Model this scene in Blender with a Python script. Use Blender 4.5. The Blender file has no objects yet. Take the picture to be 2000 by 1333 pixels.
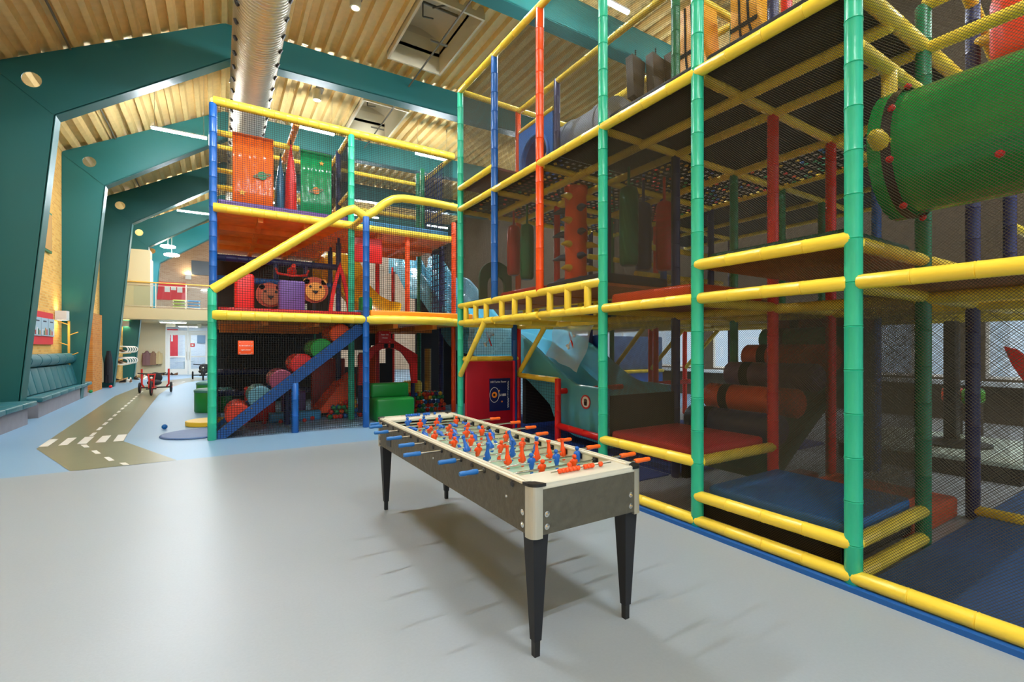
import bpy, bmesh, math, random
from mathutils import Vector, Matrix
random.seed(7)
S = bpy.context.scene
COL = S.collection
PI = math.pi

# ------------------------------------------------------------------ camera, world, exposure
F = 916.0
cam_d = bpy.data.cameras.new('camera'); cam = bpy.data.objects.new('camera', cam_d); COL.objects.link(cam)
cam_d.sensor_fit = 'HORIZONTAL'; cam_d.sensor_width = 36.0; cam_d.lens = 36.0*F/2000.0
cam_d.shift_y = 13.5/2000.0; cam_d.clip_start = .05; cam_d.clip_end = 200
cam.location = (0, 0, 1.62); cam.rotation_euler = (PI/2, 0, -math.atan2(570, F))
S.camera = cam
W = bpy.data.worlds.new('daylight'); S.world = W; W.use_nodes = True
bg = W.node_tree.nodes['Background']; bg.inputs[0].default_value = (.78, .9, 1, 1); bg.inputs[1].default_value = .55
S.view_settings.view_transform = 'Standard'; S.view_settings.look = 'None'
S.view_settings.exposure = 1.02; S.view_settings.gamma = 1.0; S.view_settings.use_curve_mapping = False
S.cycles.max_bounces = 8; S.cycles.diffuse_bounces = 4; S.cycles.glossy_bounces = 3; S.cycles.transparent_max_bounces = 16
S.cycles.sample_clamp_indirect = 6
TUBE_STRENGTH = 370.0
SCONCE = 30.0

# ------------------------------------------------------------------ materials
def lin(c):
    return tuple(((x/255)/12.92 if x/255 <= .04045 else ((x/255+.055)/1.055)**2.4) for x in c)
MATS = {}
def M(name, rgb=None, rough=.5, metal=0, bump=None, vary=0, emit=None, spec=None, alpha=None, trans=0):
    """procedural Principled material; vary = noise in brightness, bump = (scale, strength)"""
    if name in MATS: return MATS[name]
    m = bpy.data.materials.new(name); m.use_nodes = True
    nt = m.node_tree; b = nt.nodes['Principled BSDF']
    col = lin(rgb)
    b.inputs['Base Color'].default_value = (*col, 1); b.inputs['Roughness'].default_value = rough; b.inputs['Metallic'].default_value = metal
    if spec is not None: b.inputs['Specular IOR Level'].default_value = spec
    if trans: b.inputs['Transmission Weight'].default_value = trans; b.inputs['IOR'].default_value = 1.05
    if alpha is not None: b.inputs['Alpha'].default_value = alpha
    if emit:
        b.inputs['Emission Color'].default_value = (*lin(emit[0]), 1); b.inputs['Emission Strength'].default_value = emit[1]
    if vary or bump:
        tc = nt.nodes.new('ShaderNodeTexCoord'); n = nt.nodes.new('ShaderNodeTexNoise')
        n.inputs['Scale'].default_value = bump[0] if bump else 6; n.inputs['Detail'].default_value = 4
        nt.links.new(tc.outputs['Object'], n.inputs['Vector'])
        if vary:
            mp = nt.nodes.new('ShaderNodeMapRange'); mp.inputs[1].default_value = .3; mp.inputs[2].default_value = .7
            mp.inputs[3].default_value = 1-vary; mp.inputs[4].default_value = 1+vary
            h = nt.nodes.new('ShaderNodeHueSaturation'); h.inputs['Color'].default_value = (*col, 1)
            nt.links.new(n.outputs[0], mp.inputs[0]); nt.links.new(mp.outputs[0], h.inputs['Value']); nt.links.new(h.outputs[0], b.inputs['Base Color'])
        if bump:
            bp = nt.nodes.new('ShaderNodeBump'); bp.inputs['Strength'].default_value = bump[1]; bp.inputs['Distance'].default_value = .02
            nt.links.new(n.outputs[0], bp.inputs['Height']); nt.links.new(bp.outputs[0], b.inputs['Normal'])
    MATS[name] = m
    return m
def glass(name, tint=(1, 1, 1)):
    if name in MATS: return MATS[name]
    m = bpy.data.materials.new(name); m.use_nodes = True; nt = m.node_tree; nt.nodes.clear()
    o = nt.nodes.new('ShaderNodeOutputMaterial'); mx = nt.nodes.new('ShaderNodeMixShader'); t = nt.nodes.new('ShaderNodeBsdfTransparent'); g = nt.nodes.new('ShaderNodeBsdfGlossy')
    t.inputs[0].default_value = (*tint, 1); g.inputs['Roughness'].default_value = .03; mx.inputs[0].default_value = .07
    nt.links.new(t.outputs[0], mx.inputs[1]); nt.links.new(g.outputs[0], mx.inputs[2]); nt.links.new(mx.outputs[0], o.inputs[0])
    MATS[name] = m; return m
def brick_mat(name, c1, c2, mortar, sc=1.0, swap=False):
    if name in MATS: return MATS[name]
    m = bpy.data.materials.new(name); m.use_nodes = True; nt = m.node_tree; b = nt.nodes['Principled BSDF']; b.inputs['Roughness'].default_value = .85
    tc = nt.nodes.new('ShaderNodeTexCoord'); sp = nt.nodes.new('ShaderNodeSeparateXYZ'); cb = nt.nodes.new('ShaderNodeCombineXYZ')
    nt.links.new(tc.outputs['Object'], sp.inputs[0])
    nt.links.new(sp.outputs[0 if swap else 1], cb.inputs[0]); nt.links.new(sp.outputs[2], cb.inputs[1])
    br = nt.nodes.new('ShaderNodeTexBrick'); nt.links.new(cb.outputs[0], br.inputs['Vector'])
    br.inputs['Color1'].default_value = (*lin(c1), 1); br.inputs['Color2'].default_value = (*lin(c2), 1); br.inputs['Mortar'].default_value = (*lin(mortar), 1)
    br.inputs['Scale'].default_value = 1/sc; br.inputs['Brick Width'].default_value = .24; br.inputs['Row Height'].default_value = .075; br.inputs['Mortar Size'].default_value = .008
    bp = nt.nodes.new('ShaderNodeBump'); bp.inputs['Strength'].default_value = .4; bp.inputs['Distance'].default_value = .01; bp.invert = True
    nt.links.new(br.outputs['Color'], b.inputs['Base Color']); nt.links.new(br.outputs['Fac'], bp.inputs['Height']); nt.links.new(bp.outputs[0], b.inputs['Normal'])
    MATS[name] = m; return m

YEL = M('yellow vinyl', (252, 220, 70), .3, bump=(9, .25))
GRN = M('sea green vinyl', (44, 186, 146), .3, bump=(9, .25))
DGR = M('green vinyl', (10, 122, 78), .35, bump=(9, .2))
BLU = M('blue vinyl', (22, 92, 170), .33, bump=(9, .25))
NAV = M('navy vinyl', (34, 40, 92), .4, bump=(9, .2))
RED = M('red vinyl', (226, 32, 26), .33, bump=(9, .2))
ORG = M('orange vinyl', (248, 84, 22), .33, bump=(9, .2))
PUR = M('purple vinyl', (110, 78, 150), .4, bump=(9, .2))
BLK = M('black fabric', (22, 22, 24), .85)
NET = M('black net cord', (26, 24, 20), .8)
NETW = M('fine dark net', (72, 65, 46), .8)
TEAL = M('teal paint', (16, 94, 92), .45, bump=(160, .04))
STEEL = M('galvanised steel', (205, 198, 180), .46, metal=1)
CHROME = M('chrome rod', (215, 210, 200), .18, metal=1)
CREAM = M('cream paint', (214, 204, 172), .55)
WHITE = M('white paint', (236, 234, 226), .5)
WOODU = M('orange stained plywood', (240, 144, 52), .5, vary=.12)
DARKWOOD = M('dark stained wood', (70, 48, 30), .6, vary=.1)

# ------------------------------------------------------------------ mesh builder
def tri2d(loops):
    bm = bmesh.new(); es = []; k = 0
    for l in loops:
        vs = [bm.verts.new((p[0], p[1], 0)) for p in l]
        es += [bm.edges.new((vs[i], vs[(i+1) % len(vs)])) for i in range(len(vs))]
    bm.verts.index_update()
    bmesh.ops.triangle_fill(bm, use_beauty=True, edges=es, normal=(0, 0, 1))
    bm.verts.index_update(); fs = [tuple(v.index for v in f.verts) for f in bm.faces]; bm.free(); return fs
class MB:
    def __init__(self): self.v = []; self.f = []; self.s = []
    def add(self, vs, fs, smooth=False):
        o = len(self.v); self.v += [tuple(p) for p in vs]; self.f += [tuple(i+o for i in f) for f in fs]; self.s += [smooth]*len(fs); return self
    def box(self, x0, x1, y0, y1, z0, z1):
        vs = [(x, y, z) for z in (z0, z1) for y in (y0, y1) for x in (x0, x1)]
        return self.add(vs, [(0, 2, 3, 1), (4, 5, 7, 6), (0, 1, 5, 4), (2, 6, 7, 3), (0, 4, 6, 2), (1, 3, 7, 5)])
    def rbox(self, x0, x1, y0, y1, z0, z1, r=.03, n=3):
        """box with rounded edges"""
        bm = bmesh.new(); bmesh.ops.create_cube(bm, size=1)
        for q in bm.verts: q.co = Vector(((x0+x1)/2+q.co.x*(x1-x0), (y0+y1)/2+q.co.y*(y1-y0), (z0+z1)/2+q.co.z*(z1-z0)))
        r = min(r, .49*min(abs(x1-x0), abs(y1-y0), abs(z1-z0)))
        bmesh.ops.bevel(bm, geom=bm.edges[:], offset=r, segments=n, profile=.5, affect='EDGES')
        return self.frombm(bm, True)
    def frombm(self, bm, smooth=False):
        bm.verts.index_update()
        self.add([q.co[:] for q in bm.verts], [[q.index for q in f.verts] for f in bm.faces], smooth); bm.free(); return self
    def rings(self, rings, closed=False, caps=True, smooth=True):
        n = len(rings[0]); vs = [p for r in rings for p in r]; fs = []
        m = len(rings)
        for i in range(m if closed else m-1):
            a = i*n; b = ((i+1) % m)*n
            for j in range(n): k = (j+1) % n; fs.append((a+j, a+k, b+k, b+j))
        self.add(vs, fs, smooth)
        if caps and not closed:
            self.add(rings[0], [tuple(range(n))[::-1]]); self.add(rings[-1], [tuple(range(n))])
        return self
    def lathe(self, p0, p1, prof, n=14, caps=True):
        """prof: list of (t in metres along axis, radius)"""
        p0 = Vector(p0); d = (Vector(p1)-p0).normalized()
        u = d.orthogonal().normalized(); w = d.cross(u)
        return self.rings([[p0+d*t+(u*math.cos(2*PI*j/n)+w*math.sin(2*PI*j/n))*r for j in range(n)] for t, r in prof], caps=caps)
    def cyl(self, p0, p1, r, r1=None, n=12): 
        L = (Vector(p1)-Vector(p0)).length
        return self.lathe(p0, p1, [(0, r), (L, r if r1 is None else r1)], n)
    def pad(self, p0, p1, r, step=.34, n=14):
        """foam-padded tube: sleeves with puckered seams"""
        L = (Vector(p1)-Vector(p0)).length; k = max(1, round(L/step)); st = L/k; pr = [(0, r*.86), (.012, r)]
        for i in range(1, k):
            t = i*st; pr += [(t-.015, r), (t-.005, r*1.045), (t, r*.93), (t+.005, r*1.03), (t+.015, r*.99)]
        pr += [(L-.012, r), (L, r*.86)]
        return self.lathe(p0, p1, pr, n)
    def tube(self, pts, r, n=12, closed=False, caps=True):
        pts = [Vector(p) for p in pts]; m = len(pts); R = []
        rr = r if isinstance(r, (list, tuple)) else [r]*m
        up = None
        for i in range(m):
            a = pts[(i-1) % m] if (closed or i > 0) else pts[i]; b = pts[(i+1) % m] if (closed or i < m-1) else pts[i]
            d = (b-a).normalized()
            if up is None: up = d.orthogonal().normalized()
            up = (up-d*up.dot(d)).normalized(); w = d.cross(up)
            R.append([pts[i]+(up*math.cos(2*PI*j/n)+w*math.sin(2*PI*j/n))*rr[i] for j in range(n)])
        return self.rings(R, closed, caps)
    def prism(self, poly, ax, a0, a1):
        """polygon in the plane across axis ax ('x': (y,z), 'y': (x,z), 'z': (x,y)) swept from a0 to a1"""
        def q(p, a): return {'x': (a, p[0], p[1]), 'y': (p[0], a, p[1]), 'z': (p[0], p[1], a)}[ax]
        n = len(poly); vs = [q(p, a0) for p in poly]+[q(p, a1) for p in poly]
        tri = tri2d([poly])
        fs = [tuple(t) for t in tri]+[tuple(i+n for i in t)[::-1] for t in tri]
        fs += [(i, (i+1) % n, n+(i+1) % n, n+i) for i in range(n)]
        return self.add(vs, fs)
    def slab_hole(self, outer, holes, ax, a0, a1):
        def q(p, a): return {'x': (a, p[0], p[1]), 'y': (p[0], a, p[1]), 'z': (p[0], p[1], a)}[ax]
        loops = [outer]+holes; flat = [p for l in loops for p in l]; n = len(flat)
        tri = tri2d(loops)
        fs = [tuple(t) for t in tri]+[tuple(i+n for i in t)[::-1] for t in tri]; o = 0
        for l in loops:
            k = len(l); fs += [(o+i, o+(i+1) % k, n+o+(i+1) % k, n+o+i) for i in range(k)]; o += k
        return self.add([q(p, a0) for p in flat]+[q(p, a1) for p in flat], fs)
    def sph(self, c, r, seg=12, rg=8, sc=(1, 1, 1)):
        c = Vector(c); R = []
        for i in range(rg+1):
            a = -PI/2+PI*i/rg; rr = max(math.cos(a), .001)
            R.append([c+Vector((r*sc[0]*rr*math.cos(2*PI*j/seg), r*sc[1]*rr*math.sin(2*PI*j/seg), r*sc[2]*math.sin(a))) for j in range(seg)])
        return self.rings(R, caps=False)
    def build(self, name, mat, parent=None, recalc=True):
        me = bpy.data.meshes.new(name)
        off = Vector((0, 0, 0)); p = parent
        while p is not None: off += p.location; p = p.parent
        me.from_pydata([tuple(Vector(q)-off) for q in self.v], [], self.f)
        me.polygons.foreach_set('use_smooth', self.s)
        if recalc:
            bm = bmesh.new(); bm.from_mesh(me); bmesh.ops.recalc_face_normals(bm, faces=bm.faces[:]); bm.to_mesh(me); bm.free()
        me.materials.append(mat); me.update()
        if any(self.s): 
            try: me.set_sharp_from_angle(angle=math.radians(50))
            except Exception: pass
        o = bpy.data.objects.new(name, me); COL.objects.link(o); o.parent = parent
        return o
def thing(name, label, cat, loc=(0, 0, 0), group=None):
    o = bpy.data.objects.new(name, None); COL.objects.link(o); o.empty_display_size = .1
    o.location = loc; o['label'] = label; o['category'] = cat
    if group: o['group'] = group
    return o
def tag(o, label, cat=None, group=None, kind=None):
    if label: o['label'] = label
    if cat: o['category'] = cat
    if group: o['group'] = group
    if kind: o['kind'] = kind
    return o
def struct(o, label=None): 
    o['kind'] = 'structure'
    if label: o['label'] = label
    return o
def kids(o): return [c for c in bpy.data.objects if c.parent == o]
def dup(o, loc=None, label=None, parent=None):
    c = o.copy(); COL.objects.link(c)
    if parent: c.parent = parent
    if loc is not None: c.location = loc
    if label: c['label'] = label
    for k in o.children:
        dup(k, parent=c)
    return c
def circ(cx, cy, r, n=20, ry=None, a0=0, a1=2*PI):
    full = abs(a1-a0-2*PI) < 1e-6; m = n if full else n+1
    return [(cx+r*math.cos(a0+(a1-a0)*i/n), cy+(ry or r)*math.sin(a0+(a1-a0)*i/n)) for i in range(m)]
def star(cx, cy, r, k=5, q=.42):
    return [(cx+(r if i % 2 == 0 else r*q)*math.sin(PI*i/k), cy+(r if i % 2 == 0 else r*q)*math.cos(PI*i/k)) for i in range(2*k)]
def text_part(name, body, size, mat, parent, origin, ux, uz, align='LEFT'):
    """raised lettering: origin world point, ux reading direction, uz up"""
    cu = bpy.data.curves.new(name, 'FONT'); cu.body = body; cu.size = size; cu.align_x = align; cu.extrude = .0015; cu.resolution_u = 3
    ob = bpy.data.objects.new(name, cu); COL.objects.link(ob)
    dg = bpy.context.evaluated_depsgraph_get(); me = bpy.data.meshes.new_from_object(ob.evaluated_get(dg))
    bpy.data.objects.remove(ob); me.name = name
    ux = Vector(ux).normalized(); uz = Vector(uz).normalized(); un = ux.cross(uz)
    off = Vector((0, 0, 0)); p = parent
    while p is not None: off += p.location; p = p.parent
    for q in me.vertices: q.co = Vector(origin)-off+ux*q.co.x+uz*q.co.y+un*q.co.z
    me.materials.clear(); me.materials.append(mat)
    o = bpy.data.objects.new(name, me); COL.objects.link(o); o.parent = parent; return o
def net_mb(o, ua, ub, poly, pitch, w, diag=True, seg=.3, th=None):
    """netting of real cords in the plane o + a*ua + b*ub, clipped to the convex polygon poly [(a,b)...]"""
    thk = w*.3 if th is None else th; mb = MB(); o = Vector(o); ua = Vector(ua); ub = Vector(ub); un = ua.cross(ub).normalized()
    dirs = [(1, 1), (1, -1)] if diag else [(1, 0), (0, 1)]
    for dx, dy in dirs:
        L = math.hypot(dx, dy); dx, dy = dx/L, dy/L; nx, ny = -dy, dx
        pr = [p[0]*nx+p[1]*ny for p in poly]; k0 = math.ceil(min(pr)/pitch); k1 = math.floor(max(pr)/pitch)
        for k in range(k0, k1+1):
            cc = k*pitch; t = []
            for i in range(len(poly)):
                p, q = poly[i], poly[(i+1) % len(poly)]; fp = p[0]*nx+p[1]*ny-cc; fq = q[0]*nx+q[1]*ny-cc
                if fp*fq < 0:
                    s = fp/(fp-fq); a = p[0]+(q[0]-p[0])*s; b = p[1]+(q[1]-p[1])*s; t.append(a*dx+b*dy)
            if len(t) < 2: continue
            t0, t1 = min(t), max(t)
            if t1-t0 < .01: continue
            m = max(1, int((t1-t0)/seg)); side = ua*nx+ub*ny; vs = []; fs = []
            for i in range(m+1):
                tt = t0+(t1-t0)*i/m; c = o+ua*(dx*tt+nx*cc)+ub*(dy*tt+ny*cc)
                vs += [c+side*w/2+un*thk, c-side*w/2+un*thk, c-un*thk*2]
            for i in range(m):
                a = i*3; b = a+3
                fs += [(a, a+1, b+1, b), (a+1, a+2, b+2, b+1), (a+2, a, b, b+2)]
            mb.add(vs, fs)
    return mb
def rect(a0, a1, b0, b1): return [(a0, b0), (a1, b0), (a1, b1), (a0, b1)]

# ================================================================== SETTING
# floor: grey sheet near the camera, pale blue sheet beyond, one flat surface each
def floor_mat(name, rgb):
    m = M(name, rgb, .4, vary=.025, bump=(60, .03)); return m
XR, Y0, Y1 = 14.0, -6.0, 41.0
struct(MB().box(-4.4, XR, Y0, 8.28, -.1, 0).build('floor', floor_mat('grey vinyl floor', (156, 165, 170))))
struct(MB().box(-4.4, XR, 8.28, Y1, -.1, 0).build('floor', floor_mat('pale blue vinyl floor', (130, 166, 194))), 'pale blue vinyl floor')
# road printed on the floor
rd = MB(); Zr = .003
roadL = [(-1.67, 8.28), (-2.5, 10.4), (-2.56, 11.4), (-3.0, 20.4), (-2.88, 24.5), (-2.3, 28.5), (-1.2, 31.2)]
roadR = [(-.53, 8.28), (-1.416, 10.44), (-1.472, 11.25), (-1.8, 20.2), (-1.75, 23.5), (-1.3, 26.8), (-.2, 29.3)]
vs = []
for a, b in zip(roadL, roadR): vs += [(*a, Zr), (*b, Zr)]
rd.add(vs, [(2*i, 2*i+1, 2*i+3, 2*i+2) for i in range(len(roadL)-1)])
tag(rd.build('road_marking', M('olive vinyl floor', (128, 128, 98), .3, vary=.03)), 'olive road inlay on the pale blue floor', kind='structure')
PAINT = M('white floor marking', (232, 228, 214), .4)
def marking(q, label=None):
    o = MB().add([(x, y, .006) for x, y in q], [(0, 1, 2, 3)]).build('trim_1', PAINT); struct(o)
for q in ([(-2.515, 10.574), (-2.394, 10.524), (-2.43, 11.3), (-2.555, 11.34)], [(-2.272, 10.533), (-2.159, 10.523), (-2.188, 11.3), (-2.312, 11.33)],
          [(-2.042, 10.538), (-1.914, 10.494), (-1.944, 11.274), (-2.079, 11.3)], [(-1.805, 10.525), (-1.67, 10.486), (-1.706, 11.26), (-1.832, 11.27)],
          [(-1.568, 10.497), (-1.427, 10.475), (-1.476, 11.24), (-1.608, 11.26)],
          [(-1.974, 10.425), (-1.869, 10.106), (-1.798, 10.086), (-1.895, 10.402)], [(-1.719, 9.733), (-1.609, 9.409), (-1.543, 9.397), (-1.653, 9.731)],
          [(-1.463, 9.071), (-1.345, 8.713), (-1.285, 8.721), (-1.398, 9.059)], [(-1.206, 8.5), (-1.125, 8.29), (-1.063, 8.29), (-1.134, 8.49)]): marking(q)
for i in range(15):
    y = 11.36+.75*i; x = -2.005-.032*i
    marking([(x-.03, y), (x+.03, y-.02), (x+.012, y+.42), (x-.048, y+.43)])
for i in range(4):
    x, y = -2.25+.35*i, 24.5+1.3*i; marking([(x-.03, y), (x+.03, y), (x+.13, y+.5), (x+.07, y+.5)])

# roof: trapezoid sheet, slope from the wall plate to the ridge, then nearly level
def roof_z(x): return 7.75+(x+4.2)*(10.14-7.75)/4.3 if x < .1 else 10.14+(x-.1)*.018
ROOF = M('corrugated roof sheet', (230, 198, 130), .5, metal=.15, vary=.06)
SKY = [(4.2, 5.75, 10.7, 13.5), (4.2, 5.7, 16.3, 19.0)]
rf = MB(); PIT = .36; x = -4.5
prof = []
while x < XR:
    for dx, dz in ((0, .14), (.17, .14), (.21, 0), (.32, 0)): prof.append((x+dx, dz))
    x += PIT
def sheet(xa, xb, ya, yb):
    pr = [p for p in prof if xa-1e-6 <= p[0] <= xb+1e-6]
    if len(pr) < 2: return
    vs = []
    for px, dz in pr: vs += [(px, ya, roof_z(px)+dz), (px, yb, roof_z(px)+dz)]
    rf.add(vs, [(2*i, 2*i+1, 2*i+3, 2*i+2) for i in range(len(pr)-1)])
xs0 = min(p[0] for p in prof if p[0] >= 4.2-.01); xs1 = max(p[0] for p in prof if p[0] <= 5.8)
sheet(-4.6, xs0, Y0, Y1); sheet(xs1, XR+1, Y0, Y1)
ycut = [Y0, 10.7, 13.5, 16.3, 19.0, Y1]
for a, b in ((Y0, 10.7), (13.5, 16.3), (19.0, Y1)): sheet(xs0, xs1, a, b)
struct(rf.build('ceiling', ROOF, recalc=False))
struct(MB().prism([(-4.6, 8.0), (.1, 10.55), (XR+1, 10.8), (XR+1, 10.9), (.1, 10.65), (-4.6, 8.1)], 'y', Y0, 10.7).prism([(-4.6, 8.0), (.1, 10.55), (4.2, 10.63), (4.2, 10.7), (.1, 10.65), (-4.6, 8.1)], 'y', 10.7, 19).prism([(5.75, 10.65), (XR+1, 10.8), (XR+1, 10.9), (5.75, 10.75)], 'y', 10.7, 19).prism([(-4.6, 8.0), (.1, 10.55), (XR+1, 10.8), (XR+1, 10.9), (.1, 10.65), (-4.6, 8.1)], 'y', 19, Y1).box(4.2, 5.75, 13.5, 16.3, 10.6, 10.7).build('roof_deck', WHITE))
for i, (a, b, c, d) in enumerate(SKY):
    t = struct(thing('window_%d' % (i+1), 'roof light with cream upstand', 'skylight', ((a+b)/2, (c+d)/2, 10.1))); del t['category']
    w = .06; zb = 10.08
    MB().slab_hole(rect(a-w, b+w, c-w, d+w), [rect(a, b, c, d)], 'z', zb, zb+1.0).build('upstand', CREAM, t)
    g = MB(); n = 8
    R = []
    for k in range(n+1):
        y = c+(d-c)*k/n; R.append([(a+(b-a)*j/n, y, zb+1.0+.22*math.sin(PI*j/n)) for j in range(n+1)])
    g.add([p for r in R for p in r], [(k*(n+1)+j, k*(n+1)+j+1, (k+1)*(n+1)+j+1, (k+1)*(n+1)+j) for k in range(n) for j in range(n)], True)
    for yy in (c, d):
        g.add([(a+(b-a)*j/n, yy, zb+1.0+.22*math.sin(PI*j/n)) for j in range(n+1)], [tuple(range(n+1))])
    g.build('dome', M('frosted roof light', (196, 186, 158), .5), t, recalc=False)
    p = MB().box(a+.02, b-.02, (c+d)/2-.02, (c+d)/2+.02, zb+.92, zb+.98)
    p.cyl(((a+b)/2, c, zb+.15), ((a+b)/2, (c+d)/2, zb+.9), .025).cyl(((a+b)/2-.3, (c+d)/2, zb+.95), ((a+b)/2-.3, (c+d)/2, zb+.55), .02).cyl(((a+b)/2-.3, (c+d)/2, zb+.55), ((a+b)/2, (c+d)/2, zb+.6), .02)
    p.build('opening_rod', M('grey rod', (120, 112, 95), .4, metal=.6), t)

# conduits in the left slope valley
for xx in (-2.9,):
    o = MB().tube([(xx, Y0, roof_z(xx)-.03), (xx, Y1-7, roof_z(xx)-.03)], .025, 8).build('trim_2', M('grey conduit', (110, 105, 90), .5)); struct(o)
o = MB().tube([(5.1, Y0, 9.95), (5.1, 34, 9.95)], .025, 8)
for y in (5, 12.0, 15, 17.9, 20, 25): o.box(4.85, 5.35, y-.02, y+.02, 9.98, 10.02)
struct(o.build('trim_3', M('grey conduit', (110, 105, 90), .5)))

# walls
BRICK = brick_mat('yellow brick', (240, 188, 96), (222, 160, 72), (226, 190, 120))
struct(MB().box(-4.4, -4.2, Y0, 34.5, 0, 7.9).build('wall_left', BRICK))
# right-hand wall with a band of windows
rw = MB().slab_hole(rect(Y0, Y1, 0, 10.6), [rect(1.5, 3.2, .95, 2.3), rect(3.7, 5.2, .95, 2.3), rect(5.9, 7.6, .95, 2.3), rect(8.1, 9.8, .95, 2.3), rect(10.3, 12.3, .95, 2.3), rect(13, 15, .95, 2.3), rect(16, 20, .95, 2.3)], 'x', XR, XR+.2)
struct(rw.build('wall_right', M('dark brown wall', (70, 58, 42), .8, vary=.1)))
for i, (a, b) in enumerate(((1.5, 3.2), (3.7, 5.2), (5.9, 7.6), (8.1, 9.8), (10.3, 12.3), (13, 15), (16, 20))):
    t = struct(thing('window_%d' % (i+3), 'window in the wall behind the climbing frame', 'window', (XR+.1, (a+b)/2, .95))); del t['category']
    MB().slab_hole(rect(a, b, .95, 2.3), [rect(a+.06, (a+b)/2-.03, 1.01, 2.24), rect((a+b)/2+.03, b-.06, 1.01, 2.24)], 'x', XR+.05, XR+.12).build('window_frame', WHITE, t)
    MB().box(XR+.08, XR+.085, a+.05, b-.05, 1.0, 2.25).build('pane', glass('daylit glass', (.9, .96, 1)), t)
# far wall under the balcony, gable brick wall above
YB = 34.5
# door wall: glazed double door x -2.75..-.55
DX0, DX1, DH = -2.76, -.55, 2.98
struct(MB().slab_hole(rect(-4.2, 5.0, 0, 3.05), [[(DX0, .001), (DX1, .001), (DX1, DH), (DX0, DH)]], 'y', YB, YB+.15).build('wall_back', M('beige plaster', (196, 184, 152), .75)))
struct(MB().box(5.0, XR, YB, YB+.15, 0, 10.4).build('wall_back_brick', brick_mat('pale brick', (205, 178, 150), (190, 156, 128), (205, 190, 170), swap=True)))
struct(MB().prism([(-4.4, 0), (5, 0), (5, 10.6), (.1, 10.4), (-4.4, 8)], 'y', Y1-.2, Y1).build('wall_gable', brick_mat('pale brick', (205, 178, 150), (190, 156, 128), (205, 190, 170), swap=True)))
struct(MB().box(5, 5.15, YB+.15, Y1-.2, 0, 10.4).build('wall_stair', WHITE))
# balcony floor + fascia
struct(MB().box(-4.2, 5, 29.6, Y1-.2, 3.06, 3.63).build('balcony_floor', M('beige paint', (190, 174, 132), .6)))
# panelled box room on the balcony
bx = thing('box_room', 'beige panelled box standing on the balcony under the teal beams', 'cabinet', (-3.6, 30.1, 3.63))
MB().box(-4.19, -3.0, 29.72, 30.55, 3.64, 6.55).build('body', M('beige panel', (196, 182, 140), .6), bx)
MB().box(-3.0, -2.95, 29.8, 30.5, 3.7, 6.1).build('door', WHITE, bx)
# double door
d = struct(thing('door_1', 'white glazed double entrance door', 'door', (-1.65, YB, 0))); del d['category']
DW = WHITE; mid = (DX0+DX1)/2; TR = 2.6
MB().slab_hole(rect(DX0, DX1, 0.002, DH), [rect(DX0+.07, mid-.03, TR+.07, DH-.07), rect(mid+.03, DX1-.07, TR+.07, DH-.07), rect(DX0+.07, DX1-.07, .03, TR-.02)], 'y', YB-.02, YB+.1).build('door_frame', DW, d)
GL = glass('door glass', (.93, .97, 1))
for k, (a, b) in enumerate(((DX0+.08, mid-.01), (mid+.01, DX1-.08))):
    lf = MB().slab_hole(rect(a, b, .04, TR-.03), [rect(a+.14, b-.14, .35, 1.05), rect(a+.14, b-.14, 1.13, TR-.2)], 'y', YB, YB+.06).build('door_leaf', DW, d)
    MB().box(a+.12, b-.12, YB+.028, YB+.032, .33, TR-.18).build('glass', GL, lf)
    MB().cyl((mid+(-.06 if k == 0 else .06), YB-.06, .9), (mid+(-.06 if k == 0 else .06), YB-.06, 1.4), .015).build('door_handle', STEEL, lf)
MB().box(DX0+.06, DX1-.06, YB+.028, YB+.032, TR+.06, DH-.06).build('transom_glass', GL, d)
t = thing('alarm_box', 'small red call box on the entrance door', 'alarm', (mid+.22, YB-.02, 1.75))
MB().rbox(mid+.12, mid+.34, YB-.07, YB, 1.68, 1.9, .02).build('casing', M('red plastic', (220, 40, 30), .4), t)
MB().box(mid+.18, mid+.28, YB-.075, YB-.07, 1.74, 1.84).build('button_plate', WHITE, t)
# vestibule behind the door: bright brick wall with a red board
struct(MB().box(-4.2, 1.5, 39.2, 39.35, 0, 3.4).build('wall_vestibule', brick_mat('whitish brick', (214, 214, 214), (196, 200, 206), (225, 225, 225), swap=True)))
t = thing('notice_board', 'red notice board seen through the glass of the entrance door', 'notice board', (-2.6, 39.15, 1.2))
MB().box(-3.5, -2.45, 39.12, 39.19, 1.0, 2.9).build('board', M('red board', (222, 52, 60), .6), t)
for k in range(4): MB().box(-3.1+.14*k, -3.0+.14*k, 39.1, 39.12, 2.5-.22*(k % 3), 2.68-.2*(k % 2)).build('notice', WHITE, t)
t = tag(MB().box(-1.35, -.5, 39.1, 39.19, 1.95, 2.6).build('wall_sign', M('slate sign', (70, 104, 130), .6)), 'blue grey sign on the wall behind the entrance door glass', 'sign')
t = thing('waiting_table', 'round white table in the porch behind the entrance door', 'table', (-2.0, 37.6, 0))
MB().lathe((-2.0, 37.6, .72), (-2.0, 37.6, .75), [(0, .5), (.03, .5)], 20).build('tabletop', WHITE, t)
MB().cyl((-2, 37.6, 0), (-2, 37.6, .72), .04).lathe((-2, 37.6, 0), (-2, 37.6, .04), [(0, .3), (.04, .06)]).build('pedestal', WHITE, t)

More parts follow.
